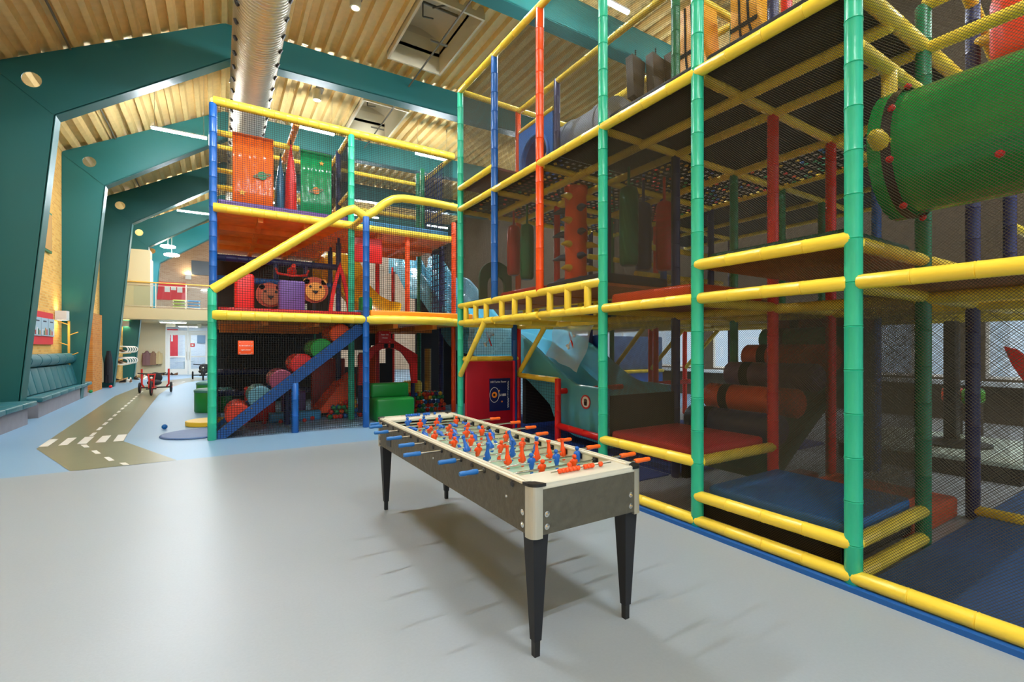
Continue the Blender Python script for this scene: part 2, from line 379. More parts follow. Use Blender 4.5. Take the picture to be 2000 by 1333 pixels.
# portal frames
FY = [3.8, 9.2, 14.6, 20.0, 25.4, 30.8, 36.2]
INK = (-3.16, 6.87); RB = 9.33
def portal(y, mat):
    web = [(-4.19, 0), (-4.19, 7.72), (.1, 10.1), (XR-.02, 10.33), (XR-.02, 9.58), (.35, RB), INK, (-3.77, 0)]
    t = thing('portal_frame', 'teal steel portal frame', 'beam', (-4, y, 0)); del t['category']; struct(t)
    MB().slab_hole(web, [circ(-3.54, 7.56, .17, 18)[::-1]], 'y', y-.19, y-.16).build('web', mat, t)
    fl = MB(); hw = .19
    def strip(a, b, th=.03):
        dx, dz = b[0]-a[0], b[1]-a[1]; L = math.hypot(dx, dz); nx, nz = -dz/L*th/2, dx/L*th/2
        fl.prism([(a[0]+nx, a[1]+nz), (b[0]+nx, b[1]+nz), (b[0]-nx, b[1]-nz), (a[0]-nx, a[1]-nz)], 'y', y-hw, y+hw)
    strip((-3.77, 0), INK); strip(INK, (.35, RB)); strip((.35, RB), (XR-.02, 9.58))
    strip((-4.17, 7.74), (.1, 10.12)); strip((.1, 10.12), (XR-.02, 10.34))
    fl.build('flange', mat, t)
    MB().prism([(-4.17, 7.66), (-4.14, 7.7), (INK[0]+.02, INK[1]+.03), (INK[0]-.01, INK[1]-.01)], 'y', y-.205, y-.12).build('stiffener', mat, t)
    return t
for y in FY: portal(y, TEAL if y < 36 else M('daylit teal paint', (30, 150, 175), .4))  # far frame's teal is lightened to carry the daylight on it

# spiral duct along the ridge, two rows of nozzles
dx, dz, dr = .73, 8.7, .5
t = thing('air_duct', 'large galvanised spiral air duct under the roof ridge', 'duct', (dx, 14, dz))
pr = []; yy = 0
while yy < 30: pr += [(yy, dr), (yy+.06, dr), (yy+.075, dr+.012), (yy+.09, dr)]; yy += .1
MB().lathe((dx, 3.5, dz), (dx, 40, dz), pr, 28).build('pipe', STEEL, t)
for k in range(22):
    y = 7.0+k*.62
    for ang in (PI*1.17, -PI*.17):
        a = Vector((math.cos(ang), 0, math.sin(ang))); c = Vector((dx, y, dz))
        MB().cyl(c+a*(dr-.02), c+a*(dr+.045), .05, .062, 10).build('nozzle', M('black nozzle', (28, 26, 24), .5), t)
for y in FY[1:]:
    MB().tube([(dx+math.cos(q)*(dr+.02), y, dz+math.sin(q)*(dr+.02)) for q in [PI*i/8 for i in range(0, 9)]], .015, 6).cyl((dx, y, dz+dr), (dx, y, 9.4), .012).build('hanger', STEEL, t)

# LED battens hung across the hall
LAMP = M('lamp diffuser', (255, 255, 255), .4, emit=((240, 247, 255), TUBE_STRENGTH))
def batten(x, y, z, label):
    t = thing('ceiling_light', label, 'ceiling light', (x, y, z), 'slim hanging tube lights')
    MB().box(x-.68, x+.68, y-.04, y+.04, z+.012, z+.05).build('housing', WHITE, t)
    MB().rbox(x-.67, x+.67, y-.037, y+.037, z-.04, z+.012, .012, 2).build('diffuser', LAMP, t)
    for s in (-.6, .6):
        zr = roof_z(x+s)
        MB().cyl((x+s, y, z+.05), (x+s, y, zr+.02), .006, n=6).build('suspension_wire', STEEL, t)
LX = [(-1.02, 8.0), (2.67, 9.0), (6.95, 9.0), (11.2, 9.0)]
for yi, y in enumerate((-2.2, 7.4, 17.0, 26.6)):
    for xi, (x, z) in enumerate(LX):
        lab = {(2, 0): 'lit tube light hanging from the sloping roof beside the air duct', (2, 1): 'lit tube light above the green hanging sheet of the tower',
               (2, 2): 'lit tube light above the far end of the tower net', (3, 0): 'small lit tube light far off between the teal beams',
               (1, 2): 'lit tube light over the climbing frame seen through its net'}.get((yi, xi), 'lit tube light hanging in row %s of column %s across the hall' % ('one two three four'.split()[yi], 'one two three four'.split()[xi]))
        batten(x, y, z, lab)
for x, y, z, lab in ((-1.7, 37.4, 3.0, 'added fill light panel on the porch ceiling behind the entrance door'), (-2.2, 31.9, 3.0, 'added fill light panel under the balcony in front of the entrance door')):
    t = thing('fill_panel', lab, 'ceiling light', (x, y, z))  # glowing panels added to brighten the porch and the door wall
    MB().box(x-.6, x+.6, y-.3, y+.3, z+.02, z+.06).build('frame', WHITE, t)
    MB().box(x-.56, x+.56, y-.26, y+.26, z, z+.02).build('diffuser', M('fill panel glow', (255, 255, 255), .4, emit=((232, 244, 255), 32 if y > 35 else 12)), t)
# surface spot lights
for x, y, lab in ((2.78, 11.64, 'white cylinder spotlight on the roof beside the air duct'), (2.73, 16.65, 'white cylinder spotlight on the roof above the tower')):
    t = thing('spotlight', lab, 'spotlight', (x, y, 9.9), 'cylinder spotlights on the roof')
    MB().lathe((x, y, 9.85), (x, y, 10.2), [(0, .13), (.35, .13)], 18).build('body', CREAM, t)
    MB().lathe((x, y, 9.84), (x, y, 9.86), [(0, .09), (.02, .1)], 16).build('lens', M('spot lens', (250, 240, 210), .2, emit=((255, 240, 200), 2)), t)
    MB().box(x-.2, x+.2, y-.2, y+.2, 10.19, 10.24).build('mounting_plate', M('grey plate', (120, 110, 90), .5), t)

# ================================================================== ALONG THE BRICK WALL
BENCH = M('teal leatherette', (44, 108, 116), .38, bump=(14, .25))
BASE = M('grey laminate plinth', (142, 138, 142), .6, vary=.06)
def bench(y0, y1, xf0, xf1, xb, label):
    t = thing('upholstered_bench', label, 'bench', ((xf0+xf1)/2-.3, (y0+y1)/2, 0), 'upholstered benches along the brick wall')
    L = y1-y0
    def fx(y): return xf0+(xf1-xf0)*(y-y0)/L
    MB().prism([(fx(y0), y0), (fx(y1-.35), y1-.35), (xb, y1-.35), (xb, y0)], 'z', 0, .36).build('plinth', BASE, t)
    MB().prism([(fx(y1-.35)-.02, y1-.35), (fx(y1-.35)-.02, y1-.33), (xb, y1-.33), (xb, y1-.35)], 'z', 0, .36).build('end_board', M('brown plinth end', (120, 62, 34), .6), t)
    n = max(2, round(L/.95))
    for i in range(n):
        a, b = y0+L*i/n, y0+L*(i+1)/n
        bm = bmesh.new(); bmesh.ops.create_cube(bm, size=1)
        for q in bm.verts:
            yy = a+.004 if q.co.y < 0 else b-.004
            q.co = Vector(((fx(yy)+.07) if q.co.x > 0 else xb+.02, yy, .36 if q.co.z < 0 else .47))
        bmesh.ops.bevel(bm, geom=bm.edges[:], offset=.03, segments=3, profile=.5, affect='EDGES')
        MB().frombm(bm, True).build('seat_cushion', BENCH, t)
    yb = y1-1.1; n = max(2, round((yb-y0)/.55))
    for i in range(n):
        a, b = y0+(yb-y0)*i/n, y0+(yb-y0)*(i+1)/n
        bm = bmesh.new(); bmesh.ops.create_cube(bm, size=1)
        for q in bm.verts:
            top = q.co.z > 0
            q.co = Vector((xb+((.22 if top else .36) if q.co.x > 0 else 0), a+.003 if q.co.y < 0 else b-.003, 1.12 if top else .48))
        bmesh.ops.bevel(bm, geom=bm.edges[:], offset=.035, segments=3, profile=.5, affect='EDGES')
        MB().frombm(bm, True).build('back_cushion', BENCH, t)
    n = max(2, round((yb-y0)/.8))
    for i in range(n):
        a, b = y0+(yb-y0)*i/n, y0+(yb-y0)*(i+1)/n
        MB().lathe((xb+.17, a, 1.3), (xb+.17, b, 1.3), [(0, .1), (.03, .165), (b-a-.03, .165), (b-a, .1)], 16).build('head_bolster', BENCH, t)
bench(8.9, 14.2, -3.46, -3.46, -4.16, 'teal upholstered bench whose end stands before the first big teal column')
bench(14.95, 21.4, -3.56, -3.82, -4.18, 'teal upholstered bench under the red picture board on the brick wall')
def sconce(y, z, label):
    t = thing('wall_lamp', label, 'wall lamp', (-4.2, y, z), 'white up and down wall lamps')
    MB().slab_hole(rect(-4.19, -3.93, y-.15, y+.15), [rect(-4.16, -3.95, y-.13, y+.13)], 'z', z-.14, z+.14).build('shade', WHITE, t)
    MB().box(-4.16, -3.95, y-.12, y+.12, z-.01, z+.01).build('bulb', M('lit bulb', (255, 240, 200), .4, emit=((255, 226, 170), SCONCE)), t)
sconce(19.25, 2.6, 'white box wall lamp beside the red picture board')
sconce(25.6, 2.75, 'white box wall lamp above the brick pier and dark coat')
sconce(30.6, 2.85, 'white box wall lamp above the shoe racks')
for yy in (22.2, 16.2):
    pass
t = thing('picture_board', 'red board with three blue photo panels on the yellow brick wall', 'picture board', (-4.2, 18.0, 1.7))
MB().box(-4.2, -4.15, 16.9, 18.75, 1.72, 2.62).build('board', M('red board', (222, 52, 60), .6), t)
for i in range(3):
    a = 17.02+.6*i
    MB().box(-4.15, -4.13, a, a+.56, 1.95, 2.45).build('photo_panel', M('pale blue print', (168, 196, 210), .5), t)
    for k in range(4): MB().box(-4.13, -4.125, a+.06+.12*k, a+.13+.12*k, 1.98, 2.1+.04*((k*2+i) % 3)).build('printed_figure', M(['red print', 'white print', 'green print', 'ochre print'][(k+i) % 4], [(190, 60, 60), (235, 230, 225), (60, 110, 80), (200, 150, 80)][(k+i) % 4], .6), t)
    MB().box(-4.13, -4.127, a+.14, a+.42, 2.34, 2.375).build('heading_bar', M('dark print', (50, 60, 80), .6), t)
t = thing('wall_picture', 'tall green edged picture high on the brick wall', 'picture', (-4.2, 18.4, 4.4))
MB().box(-4.2, -4.14, 17.6, 18.6, 4.35, 5.5).build('frame', M('green frame', (60, 120, 80), .5), t)
MB().box(-4.14, -4.13, 17.66, 18.54, 4.41, 5.44).build('print', M('ochre print', (216, 160, 70), .6, vary=.3, bump=(3, 0)), t)
t = thing('coat_stand', 'slim wooden peg stand beside the second teal column', 'coat stand', (-3.95, 19.6, .47))
PINE = M('yellow pine', (214, 168, 72), .5)
MB().box(-4.0, -3.95, 19.55, 19.6, .47, 2.45).build('pole', PINE, t)
for k in range(5):
    z = 1.05+.32*k; s = 1 if k % 2 else -1
    MB().cyl((-3.97, 19.57, z), (-3.97+s*.22, 19.52, z+.1), .015).build('peg', PINE, t)
# brick pier with dark lintel, beside it coats
struct(MB().box(-4.2, -3.95, 22.6, 24.2, 0, 2.9).build('wall_pier', brick_mat('orange brick', (206, 130, 52), (186, 110, 40), (190, 150, 90))))
struct(MB().box(-4.2, -4.15, 25.9, 27.1, 0, 3.0).build('door_2', DARKWOOD), 'dark doorway beside the brick pier')
def coat(name, label, cx, cy, ztop, w, h, d, mat, ax='y', long=True):
    """hanging garment: shoulders, folds and a sleeve"""
    t = thing(name, label, 'coat', (cx, cy, ztop-h), 'hung coats and bags')
    R = []; n = 24
    for i in range(9):
        f = i/8; ww = w*(.25+.75*min(1, f*2.5))*(1+.12*f); dd = d*(.5+.5*min(1, f*3))
        R.append([Vector((cx, cy, ztop-h*f))+Vector((math.cos(2*PI*j/n)*ww/2*(1+.10*math.sin(5*2*PI*j/n+f)), math.sin(2*PI*j/n)*dd/2*(1+.12*math.sin(7*2*PI*j/n)), 0)) for j in range(n)])
        if ax == 'y': R[-1] = [Vector((cx+(p.y-cy), cy+(p.x-cx), p.z)) for p in R[-1]]
    MB().rings(R).build('body', mat, t)
    o = 1 if ax == 'x' else 0; o2 = 1-o
    for s in (-1, 1):
        p0 = Vector((cx+o*s*w*.35, cy+o2*s*w*.35, ztop-h*.15)); p1 = p0+Vector((o*s*w*.12, o2*s*w*.12, -h*.6))
        MB().tube([p0, (p0+p1)/2+Vector((.02, -.02, 0)), p1], [d*.28, d*.3, d*.22], 10).build('sleeve', mat, t)
    return t
coat('coat', 'long black coat hanging beside the orange brick pier', -3.86, 24.95, 1.5, .5, 1.3, .24, M('black coat cloth', (30, 30, 36), .9))
coat('coat', 'beige jacket hanging beside the long black coat at the pier', -4.06, 24.5, 1.4, .45, 1.15, .2, M('tan cloth', (158, 136, 100), .9))
coat('coat', 'mauve jacket hanging on the beige wall by the entrance door', -3.62, 34.385, 1.45, .42, .85, .2, M('mauve cloth', (122, 88, 88), .9), 'x')
coat('coat', 'brown jacket hanging between mauve and sand jackets by the door', -3.32, 34.385, 1.42, .36, .8, .2, M('brown cloth', (136, 104, 82), .9), 'x')
coat('coat', 'sand jacket hanging closest to the white entrance door frame', -3.06, 34.385, 1.42, .3, .75, .2, M('sand cloth', (190, 168, 122), .9), 'x')
for k in range(8):
    tag(MB().cyl((-3.75+.12*k, 34.5, 1.55), (-3.75+.12*k, 34.42, 1.56), .012).build('coat_hook', STEEL), 'small metal coat hook on the beige wall above the jackets', 'hook', 'coat hooks on the beige wall')
for zi, z in enumerate((1.35, .82)):
    t = thing('shoe_rack', 'wooden shoe shelf with white hoops, %s' % ('upper of the two by the brick wall' if zi == 0 else 'lower of the two by the brick wall'), 'shoe rack', (-4.0, 30, z), 'shoe shelves by the brick wall')
    MB().box(-4.2, -3.72, 26.4, 29.55, z, z+.04).build('shelf', PINE, t); MB().box(-4.2, -3.72, 26.4, 29.55, z+.3, z+.33).build('shelf', PINE, t)
    for k in range(5):
        y = 26.6+.7*k
        MB().tube([(-4.18, y, z+.06)]+[(-3.62+.16*math.sin(a), y, z+.2-.14*math.cos(a)) for a in [PI*i/10 for i in range(11)]]+[(-4.18, y, z+.34)], .024, 8).build('hoop', WHITE, t)
SHOE = [M('black shoe', (36, 32, 30), .6), M('brown shoe', (112, 76, 46), .6), M('white shoe', (226, 220, 206), .6), M('tan shoe', (186, 152, 102), .6)]
def shoe(x, y, z, a, m, label, grp):
    t = thing('shoe', label, 'shoe', (x, y, z), grp)
    R = []
    for i in range(9):
        f = i/8; w = .05*(1-.25*abs(f-.65)*2); h = .11*(1-f)+.05 if f < .9 else .04
        R.append([Vector((-.14+.28*f, math.cos(2*PI*j/10)*w, .02+max(0, (math.sin(2*PI*j/10)*.5+.5))*h)) for j in range(10)])
    mt = Matrix.Rotation(a, 3, 'Z'); base = Vector((x, y, z))
    MB().rings([[mt @ p+base for p in r] for r in R]).build('upper', m, t)
    MB().rings([[mt @ Vector((p.x*1.05, p.y*1.1, zz))+base for p in [Vector((-.14+.28*(.5-.5*math.cos(2*PI*j/14)), .05*math.sin(2*PI*j/14), 0)) for j in range(14)]] for zz in (0, .022)]).build('sole', WHITE, t)
sp = []
for k in range(26):
    sp.append((-4.0+random.uniform(-.1, .75), 27.9+.25*k+random.uniform(-.1, .1)))
for k, (x, y) in enumerate(sp):
    shoe(x, y, 0, random.uniform(0, 6.28), SHOE[k % 4], '%s shoe in the untidy row on the floor under the shoe shelves' % ['black', 'brown', 'white', 'tan'][k % 4], 'shoes on the floor')
for k in range(6): shoe(-2.9+.13*k, 34.0+random.uniform(-.1, .1), 0, random.uniform(0, 6), SHOE[k % 2], '%s shoe beside the foot of the entrance door' % ['black', 'brown'][k % 2], 'shoes by the door')
for zi, z in enumerate((1.39, .86)):
    for k in range(7): shoe(-3.95, 26.8+.4*k, z, .2, SHOE[(k+zi+1) % 4], '%s shoe lying inside the %s hooped shelf' % (['black', 'brown', 'white', 'tan'][(k+zi+1) % 4], ['upper', 'lower'][zi]), 'shoes on the shelves')

# balcony railing, wall things above
t = thing('balcony_railing', 'glass balcony railing with wooden handrail above the entrance', 'railing', (-1, 29.68, 3.63))
MB().tube([(-4.1, 29.68, 4.92), (5, 29.68, 4.92)], .035).build('handrail', PINE, t)
for k in range(8): MB().box(-4.05+1.26*k, -4.0+1.26*k, 29.66, 29.71, 3.63, 4.9).build('post', STEEL, t)
for k in range(7): MB().box(-3.98+1.26*k, -4.07+1.26*(k+1), 29.68, 29.69, 3.75, 4.72).build('pane', glass('railing glass', (.95, .98, .98)), t)
MB().tube([(-4.1, 29.68, 4.77), (5, 29.68, 4.77)], .015).tube([(-4.1, 29.68, 3.71), (5, 29.68, 3.71)], .015).build('rail', STEEL, t)
t = thing('notice_board', 'red notice board on the pale brick wall above the balcony', 'notice board', (-2.9, 40.75, 5.1))
MB().box(-3.75, -2.1, 40.72, 40.79, 5.0, 6.25).build('board', M('red board', (222, 52, 60), .6), t)
for k in range(3): MB().box(-3.3+.36*k, -3.0+.36*k, 40.7, 40.72, 5.55+.15*(k % 2), 5.95).build('notice', WHITE, t)
t = tag(MB().box(-1.75, -.2, 40.65, 40.79, 6.9, 7.9).build('wall_screen', M('grey screen', (84, 96, 106), .4)), 'dark grey screen on the pale brick wall above the balcony', 'screen')
t = thing('wall_lamp', 'lit wall lamp on the pale brick wall above the balcony', 'wall lamp', (-2.0, 40.7, 6.6))
MB().box(-2.1, -1.75, 40.5, 40.79, 6.5, 6.85).build('shade', WHITE, t)
MB().box(-2.08, -1.77, 40.52, 40.78, 6.86, 6.88).build('bulb', M('lit bulb', (255, 240, 200), .4), t)
for i, (x, y, z) in enumerate(((-2.52, 33.0, 7.39), (-2.29, 32.2, 6.8))):
    t = thing('pendant_lamp', 'white disc pendant lamp under the far daylit beam, %s one' % ['upper', 'lower'][i], 'pendant lamp', (x, y, z), 'disc pendant lamps')
    MB().lathe((x, y, z-.06), (x, y, z+.06), [(0, .3), (.03, .36), (.09, .36), (.12, .28)], 24).build('lamp_shade', M('lit opal', (255, 250, 240), .4, emit=((255, 250, 240), 22)), t)
    MB().cyl((x, y, z+.05), (x, y, roof_z(x)+.12), .008, n=6).build('cord', WHITE, t)
tag(MB().box(-2.65, -2.2, 33.4, 33.7, 2.84, 3.05).build('exit_light', CREAM), 'cream box light under the balcony above one door leaf', 'light')
tag(MB().box(-1.15, -.95, 33.4, 33.7, 2.84, 3.05).build('exit_light', CREAM), 'small cream box light under the balcony beside the box light', 'light')
def kid_chair(x, y, z, mat, label, grp):
    t = thing('low_chair', label, 'chair', (x, y, z), grp)
    MB().rbox(x-.3, x+.3, y-.28, y+.28, z+.05, z+.085, .015).build('seat', mat, t)
    MB().rbox(x-.3, x+.3, y+.24, y+.28, z+.085, z+.155, .015).build('backrest', mat, t)
    for sx in (-.26, .26):
        for sy in (-.24, .24): MB().cyl((x+sx, y+sy, z), (x+sx, y+sy, z+.05), .02, n=8).build('leg', WHITE, t)
for sx, m, nm in ((-1.9, M('lime plastic', (186, 206, 110), .5), 'lime'), (-1.25, M('sky plastic', (70, 150, 200), .5), 'blue')):
    for k in range(4): kid_chair(sx, 31.6, 3.64+.165*k, m, 'low %s chair in the stack behind the balcony glass' % nm, 'stacked %s chairs on the balcony' % nm)

# pedal vehicles
RUB = M('black rubber', (26, 26, 28), .7); REDP = M('red painted tube', (214, 40, 28), .35)
def wheel(parent, c, r, w, ax='x', hub=REDP):
    c = Vector(c); d = Vector((1, 0, 0)) if ax == 'x' else Vector((0, 1, 0))
    u = d.orthogonal().normalized(); q = d.cross(u)
    a = MB().tube([c+(u*math.cos(2*PI*i/24)+q*math.sin(2*PI*i/24))*(r-w/2) for i in range(24)], w/2, 8, closed=True).build('wheel', RUB, parent)
    m = MB()
    for i in range(5):
        e = u*math.cos(2*PI*i/5)+q*math.sin(2*PI*i/5); m.cyl(c+e*.02, c+e*(r-w), .012, n=6)
    m.lathe(c-d*w*.6, c+d*w*.6, [(0, .03), (w*1.2, .03)], 10).tube([c+(u*math.cos(2*PI*i/20)+q*math.sin(2*PI*i/20))*(r-w) for i in range(20)], .012, 6, closed=True); m.build('spokes', hub, a)
def trike(x, y, sc, frame, label, rick=True, rot=0):
    t = thing('tricycle', label, 'tricycle', (x, y, 0))
    def p(a, b, c): return Vector((x+a*sc, y+b*sc, c*sc))
    wheel(t, p(0, -.62, .23), .23*sc, .06*sc, hub=frame)
    for s in (-1, 1): wheel(t, p(s*.42, .55, .18), .18*sc, .06*sc, hub=frame)
    m = MB()
    for s in (-1, 1): m.tube([p(s*.06, -.62, .23), p(s*.06, -.58, .48), p(s*.09, -.52, .68)], .02*sc, 8)
    m.cyl(p(-.09, -.52, .66), p(.09, -.52, .66), .02*sc).build('fork', frame, t)
    MB().tube([p(-.36, -.42, .7), p(-.1, -.5, .68), p(.1, -.5, .68), p(.36, -.42, .7)], .017*sc, 8).build('handlebar', RUB, t)
    MB().tube([p(0, -.5, .5), p(0, -.2, .25), p(0, .55, .2)], .035*sc, 10).build('frame_tube', frame, t)
    MB().cyl(p(-.42, .55, .18), p(.42, .55, .18), .022*sc).build('axle', RUB, t)
    MB().sph(p(0, .2, .36), .2*sc, 16, 8, (1, 1.3, .5)).build('saddle', RUB, t)
    MB().sph(p(0, .5, .5), .19*sc, 16, 8, (1, .35, 1)).build('seat_back', RUB, t)
    if rick:
        for s in (-1, 1): MB().tube([p(s*.3, .5, .2), p(s*.36, .5, .3), p(s*.36, .5, .8)], .028*sc, 10).build('side_upright', frame, t)
    MB().sph(p(0, -.6, .56), .035*sc).build('headlamp', WHITE, t)
    for s in (-1, 1): MB().box(*sorted((x+s*.03*sc, x+s*.13*sc)), y-.66*sc, y-.58*sc, .2*sc, .23*sc).build('pedal', RUB, t)
trike(-1.98, 20.6, 1.08, REDP, 'red three wheeled pedal vehicle parked on the olive road')
trike(-.72, 28.6, 1.15, M('dark frame paint', (38, 40, 44), .4), 'dark tricycle standing farther down the hall by the entrance door', rick=False)

# loose things on the floor beyond the tower
GREENM = M('bright green vinyl', (24, 132, 52), .35, bump=(9, .2))
def drum(x, y, r, h, label):
    t = thing('play_drum', label, 'drum', (x, y, 0), 'green foam drums')
    MB().lathe((x, y, 0), (x, y, h), [(0, r*.97), (.02, r), (h-.06, r), (h-.05, r*.98)], 24).build('body', GREENM, t)
    MB().lathe((x, y, h-.06), (x, y, h+.02), [(0, r*1.02), (.05, r*1.02), (.08, r*.9)], 24).build('lid', M('teal lid', (70, 128, 120), .4), t)
drum(-.14, 14.3, .42, .56, 'green foam drum standing behind the blue round mat')
drum(-.2, 17.2, .42, .56, 'farther green foam drum half hidden by the drum in front')
tag(MB().lathe((-.22, 11.85, 0), (-.22, 11.85, .1), [(0, .38), (.01, .4), (.09, .4), (.1, .37)], 28).build('floor_cushion', M('yellow foam vinyl', (248, 206, 50), .4)), 'yellow disc cushion on the floor behind the blue round mat', 'cushion')
tag(MB().lathe((-.36, 10.6, 0), (-.36, 10.6, .03), [(0, .56), (.01, .58), (.025, .57), (.03, .54)], 32).build('round_mat', M('dusty blue vinyl', (80, 112, 164), .5, bump=(7, .4))), 'blue round mat at the foot of the green tower post', 'mat')
def ball(x, y, z, r, m, label, grp=None):
    return tag(MB().sph((x, y, z), r, 14, 9).build('play_ball', m), label, 'ball', grp)
BALLM = {'blue': M('blue ball', (14, 104, 178), .4), 'red': M('red ball', (218, 34, 28), .4), 'green': M('green ball', (24, 140, 74), .4), 'yellow': M('yellow ball', (238, 190, 40), .4), 'orange': M('orange ball', (244, 92, 24), .4), 'navy': M('navy ball', (22, 52, 120), .4)}
ball(-.94, 11.58, .05, .05, BALLM['blue'], 'single blue ball on the floor beside the blue round mat')
ball(-3.95, 22.3, .06, .06, BALLM['green'], 'green ball on the floor at the end of the bench')
ball(-3.75, 24.6, .06, .06, BALLM['red'], 'red ball on the floor beside the brick pier')

# ================================================================== FOOTBALL TABLE
TX0, TX1, TY0, TY1, TZ0, TZ1 = 1.345, 2.13, 1.965, 4.72, .655, .92
SLATE = M('slate laminate', (84, 80, 66), .5, bump=(22, .35), vary=.12)
ALU = M('brushed aluminium', (206, 200, 180), .35, metal=.7)
RIM = M('ivory laminate', (216, 211, 190), .4)
BPL = M('black plastic', (26, 25, 24), .4)
BLUEP = M('blue plastic', (26, 98, 190), .35); ORGP = M('orange plastic', (246, 82, 18), .35)
HBLU = M('soft blue grip', (38, 112, 184), .45); HORG = M('orange grip', (252, 104, 20), .4)
ft = thing('football_table', 'long grey table football game with blue and orange players', 'football table', ((TX0+TX1)/2, (TY0+TY1)/2, 0))
MB().box(TX0+.02, TX1-.02, TY0+.02, TY1-.02, TZ0+.02, TZ0+.05).build('bottom_board', BPL, ft)
RY = [2.155+.159*k for k in range(16)]; RZ = .886
# side panels; the long ones carry rod bushings
for x0, x1, nm in ((TX0, TX0+.025, 'side_panel'), (TX1-.025, TX1, 'side_panel')):
    MB().box(x0, x1, TY0+.04, TY1-.04, TZ0, TZ1-.014).build(nm, SLATE, ft)
for y0, y1 in ((TY0, TY0+.025), (TY1-.025, TY1)):
    MB().box(TX0+.04, TX1-.04, y0, y1, TZ0, TZ1-.014).build('end_panel', SLATE, ft)
FZ = .80
pf = MB().box(TX0+.03, TX1-.03, TY0+.2, TY1-.2, FZ-.02, FZ).build('playfield', M('mint green glass field', (176, 210, 180), .2), ft)
for yy in (TY0+.75, (TY0+TY1)/2, TY1-.75): MB().box(TX0+.05, TX1-.05, yy-.006, yy+.006, FZ, FZ+.001).build('field_line', M('green field line', (90, 160, 120), .4), pf)
# inner ivory sides and rims
for a, b in ((TX0+.025, TX0+.045), (TX1-.045, TX1-.025)): MB().box(a, b, TY0+.03, TY1-.03, FZ-.03, TZ1-.012).build('inner_side', RIM, ft)
for a, b in ((TX0-.004, TX0+.05), (TX1-.05, TX1+.004)):
    MB().rbox(a, b, TY0+.08, TY1-.08, TZ1-.014, TZ1+.002, .004, 2).box(a+.018, b-.018, TY0+.09, TY1-.09, TZ1+.001, TZ1+.006).build('top_rail', RIM, ft)
for y0, y1 in ((TY0-.003, TY0+.215), (TY1-.215, TY1+.003)):
    MB().rbox(TX0+.05, TX1-.05, y0, y1, TZ1-.03, TZ1-.006, .004, 2).box(TX0+.06, TX1-.06, y0 if y0 < 3 else y1-.03, y0+.03 if y0 < 3 else y1, TZ1-.008, TZ1+.002).build('end_shelf', RIM, ft)
for cx, sx in ((TX0, 1), (TX1, -1)):
    for cy, sy in ((TY0, 1), (TY1, -1)):
        # rounded aluminium corner post with black cap
        r = .042; R = []
        pl = [(cx-sx*.004, cy+sy*.062), (cx-sx*.004, cy+sy*r)]+[(cx-sx*.004+sx*r-sx*r*math.cos(a), cy-sy*.004+sy*r-sy*r*math.sin(a)) for a in [PI/2*i/6 for i in range(1, 6)]]+[(cx+sx*r, cy-sy*.004), (cx+sx*.062, cy-sy*.004), (cx+sx*.062, cy+sy*.062)]
        MB().prism(pl, 'z', TZ0-.015, TZ1-.012).build('corner_post', ALU, ft)
        pl2 = [(cx+(x-cx)*1.35-sx*.004, cy+(y-cy)*1.35-sy*.004) for x, y in pl[:-1]]
        MB().prism(pl2+[(cx+sx*.05, cy+sy*.05)], 'z', TZ1-.012, TZ1+.004).build('corner_cap', BPL, ft)
        for z in (TZ0+.04, TZ0+.105):
            a = Vector((cx-sx*.0, cy+sy*.09, z)); MB().lathe(a, a+Vector((-sx, 0, 0)), [(0, .016), (.003, .016), (.004, .009), (.009, .006)], 14).build('bolt', CHROME, ft)
            b = Vector((cx+sx*.09, cy, z)); MB().lathe(b, b+Vector((0, -sy, 0)), [(0, .016), (.003, .016), (.004, .009), (.009, .006)], 14).build('bolt', CHROME, ft)
        # tapered black leg with foot
        lx, ly = cx+sx*.065, cy+sy*.065
        def q(h, z): return [(lx-h, ly-h, z), (lx+h, ly-h, z), (lx+h, ly+h, z), (lx-h, ly+h, z)]
        lg = MB().rings([q(.048, .67), q(.047, .64), q(.022, .085)], smooth=False).build('leg', M('black leg laminate', (20, 21, 26), .55), ft)
        MB().rings([q(.017, .085), q(.016, 0)], smooth=False).build('foot', BPL, lg)
# slot for the ball return at the far end, small screws
MB().box(TX0-.004, TX0+.002, 4.28, 4.42, .70, .80).build('ball_tray', BPL, ft)
MB().box(TX0+.2, TX0+.5, TY1-.23, TY1-.212, FZ, FZ+.06).build('goal_mouth', BLK, ft)
for y in (2.22, 2.72, 3.27, 3.85): MB().lathe((TX0, y, .8), (TX0-.01, y, .8), [(0, .009), (.003, .008)], 10).build('screw', CHROME, ft)
def player(rod, x, y, z, rot, mat, name='player'):
    """table football man: feet, legs, tapered torso, arms in, head; turned about the rod"""
    m = MB(); P = lambda a, b: (a, b)
    R = []
    for zz, w, d in ((-.078, .011, .016), (-.066, .012, .016), (-.064, .008, .009), (-.03, .010, .011), (-.016, .015, .014), (0, .019, .016), (.014, .018, .014), (.026, .016, .011), (.03, .007, .007)):
        R.append([Vector((w*math.cos(2*PI*j/10), d*math.sin(2*PI*j/10), zz)) for j in range(10)])
    m.rings(R); m.sph((0, 0, .042), .0125, 10, 7)
    for s in (-1, 1): m.sph((s*.018, 0, .012), .008, 8, 6, (1, 1, 1.7))
    rm = Matrix.Rotation(rot, 3, 'X'); m.v = [tuple(rm @ (Vector(p)*1.18)+Vector((x, y, z))) for p in m.v]
    return m.build(name, mat, rod)
OHY = {0: (2.275, 2.412), 1: (2.306, 2.445), 3: (2.283, 2.411), 5: (2.256, 2.395), 7: (2.273, 2.398), 9: (2.377, 2.492), 11: (2.412, 2.526), 13: (2.36, 2.48)}
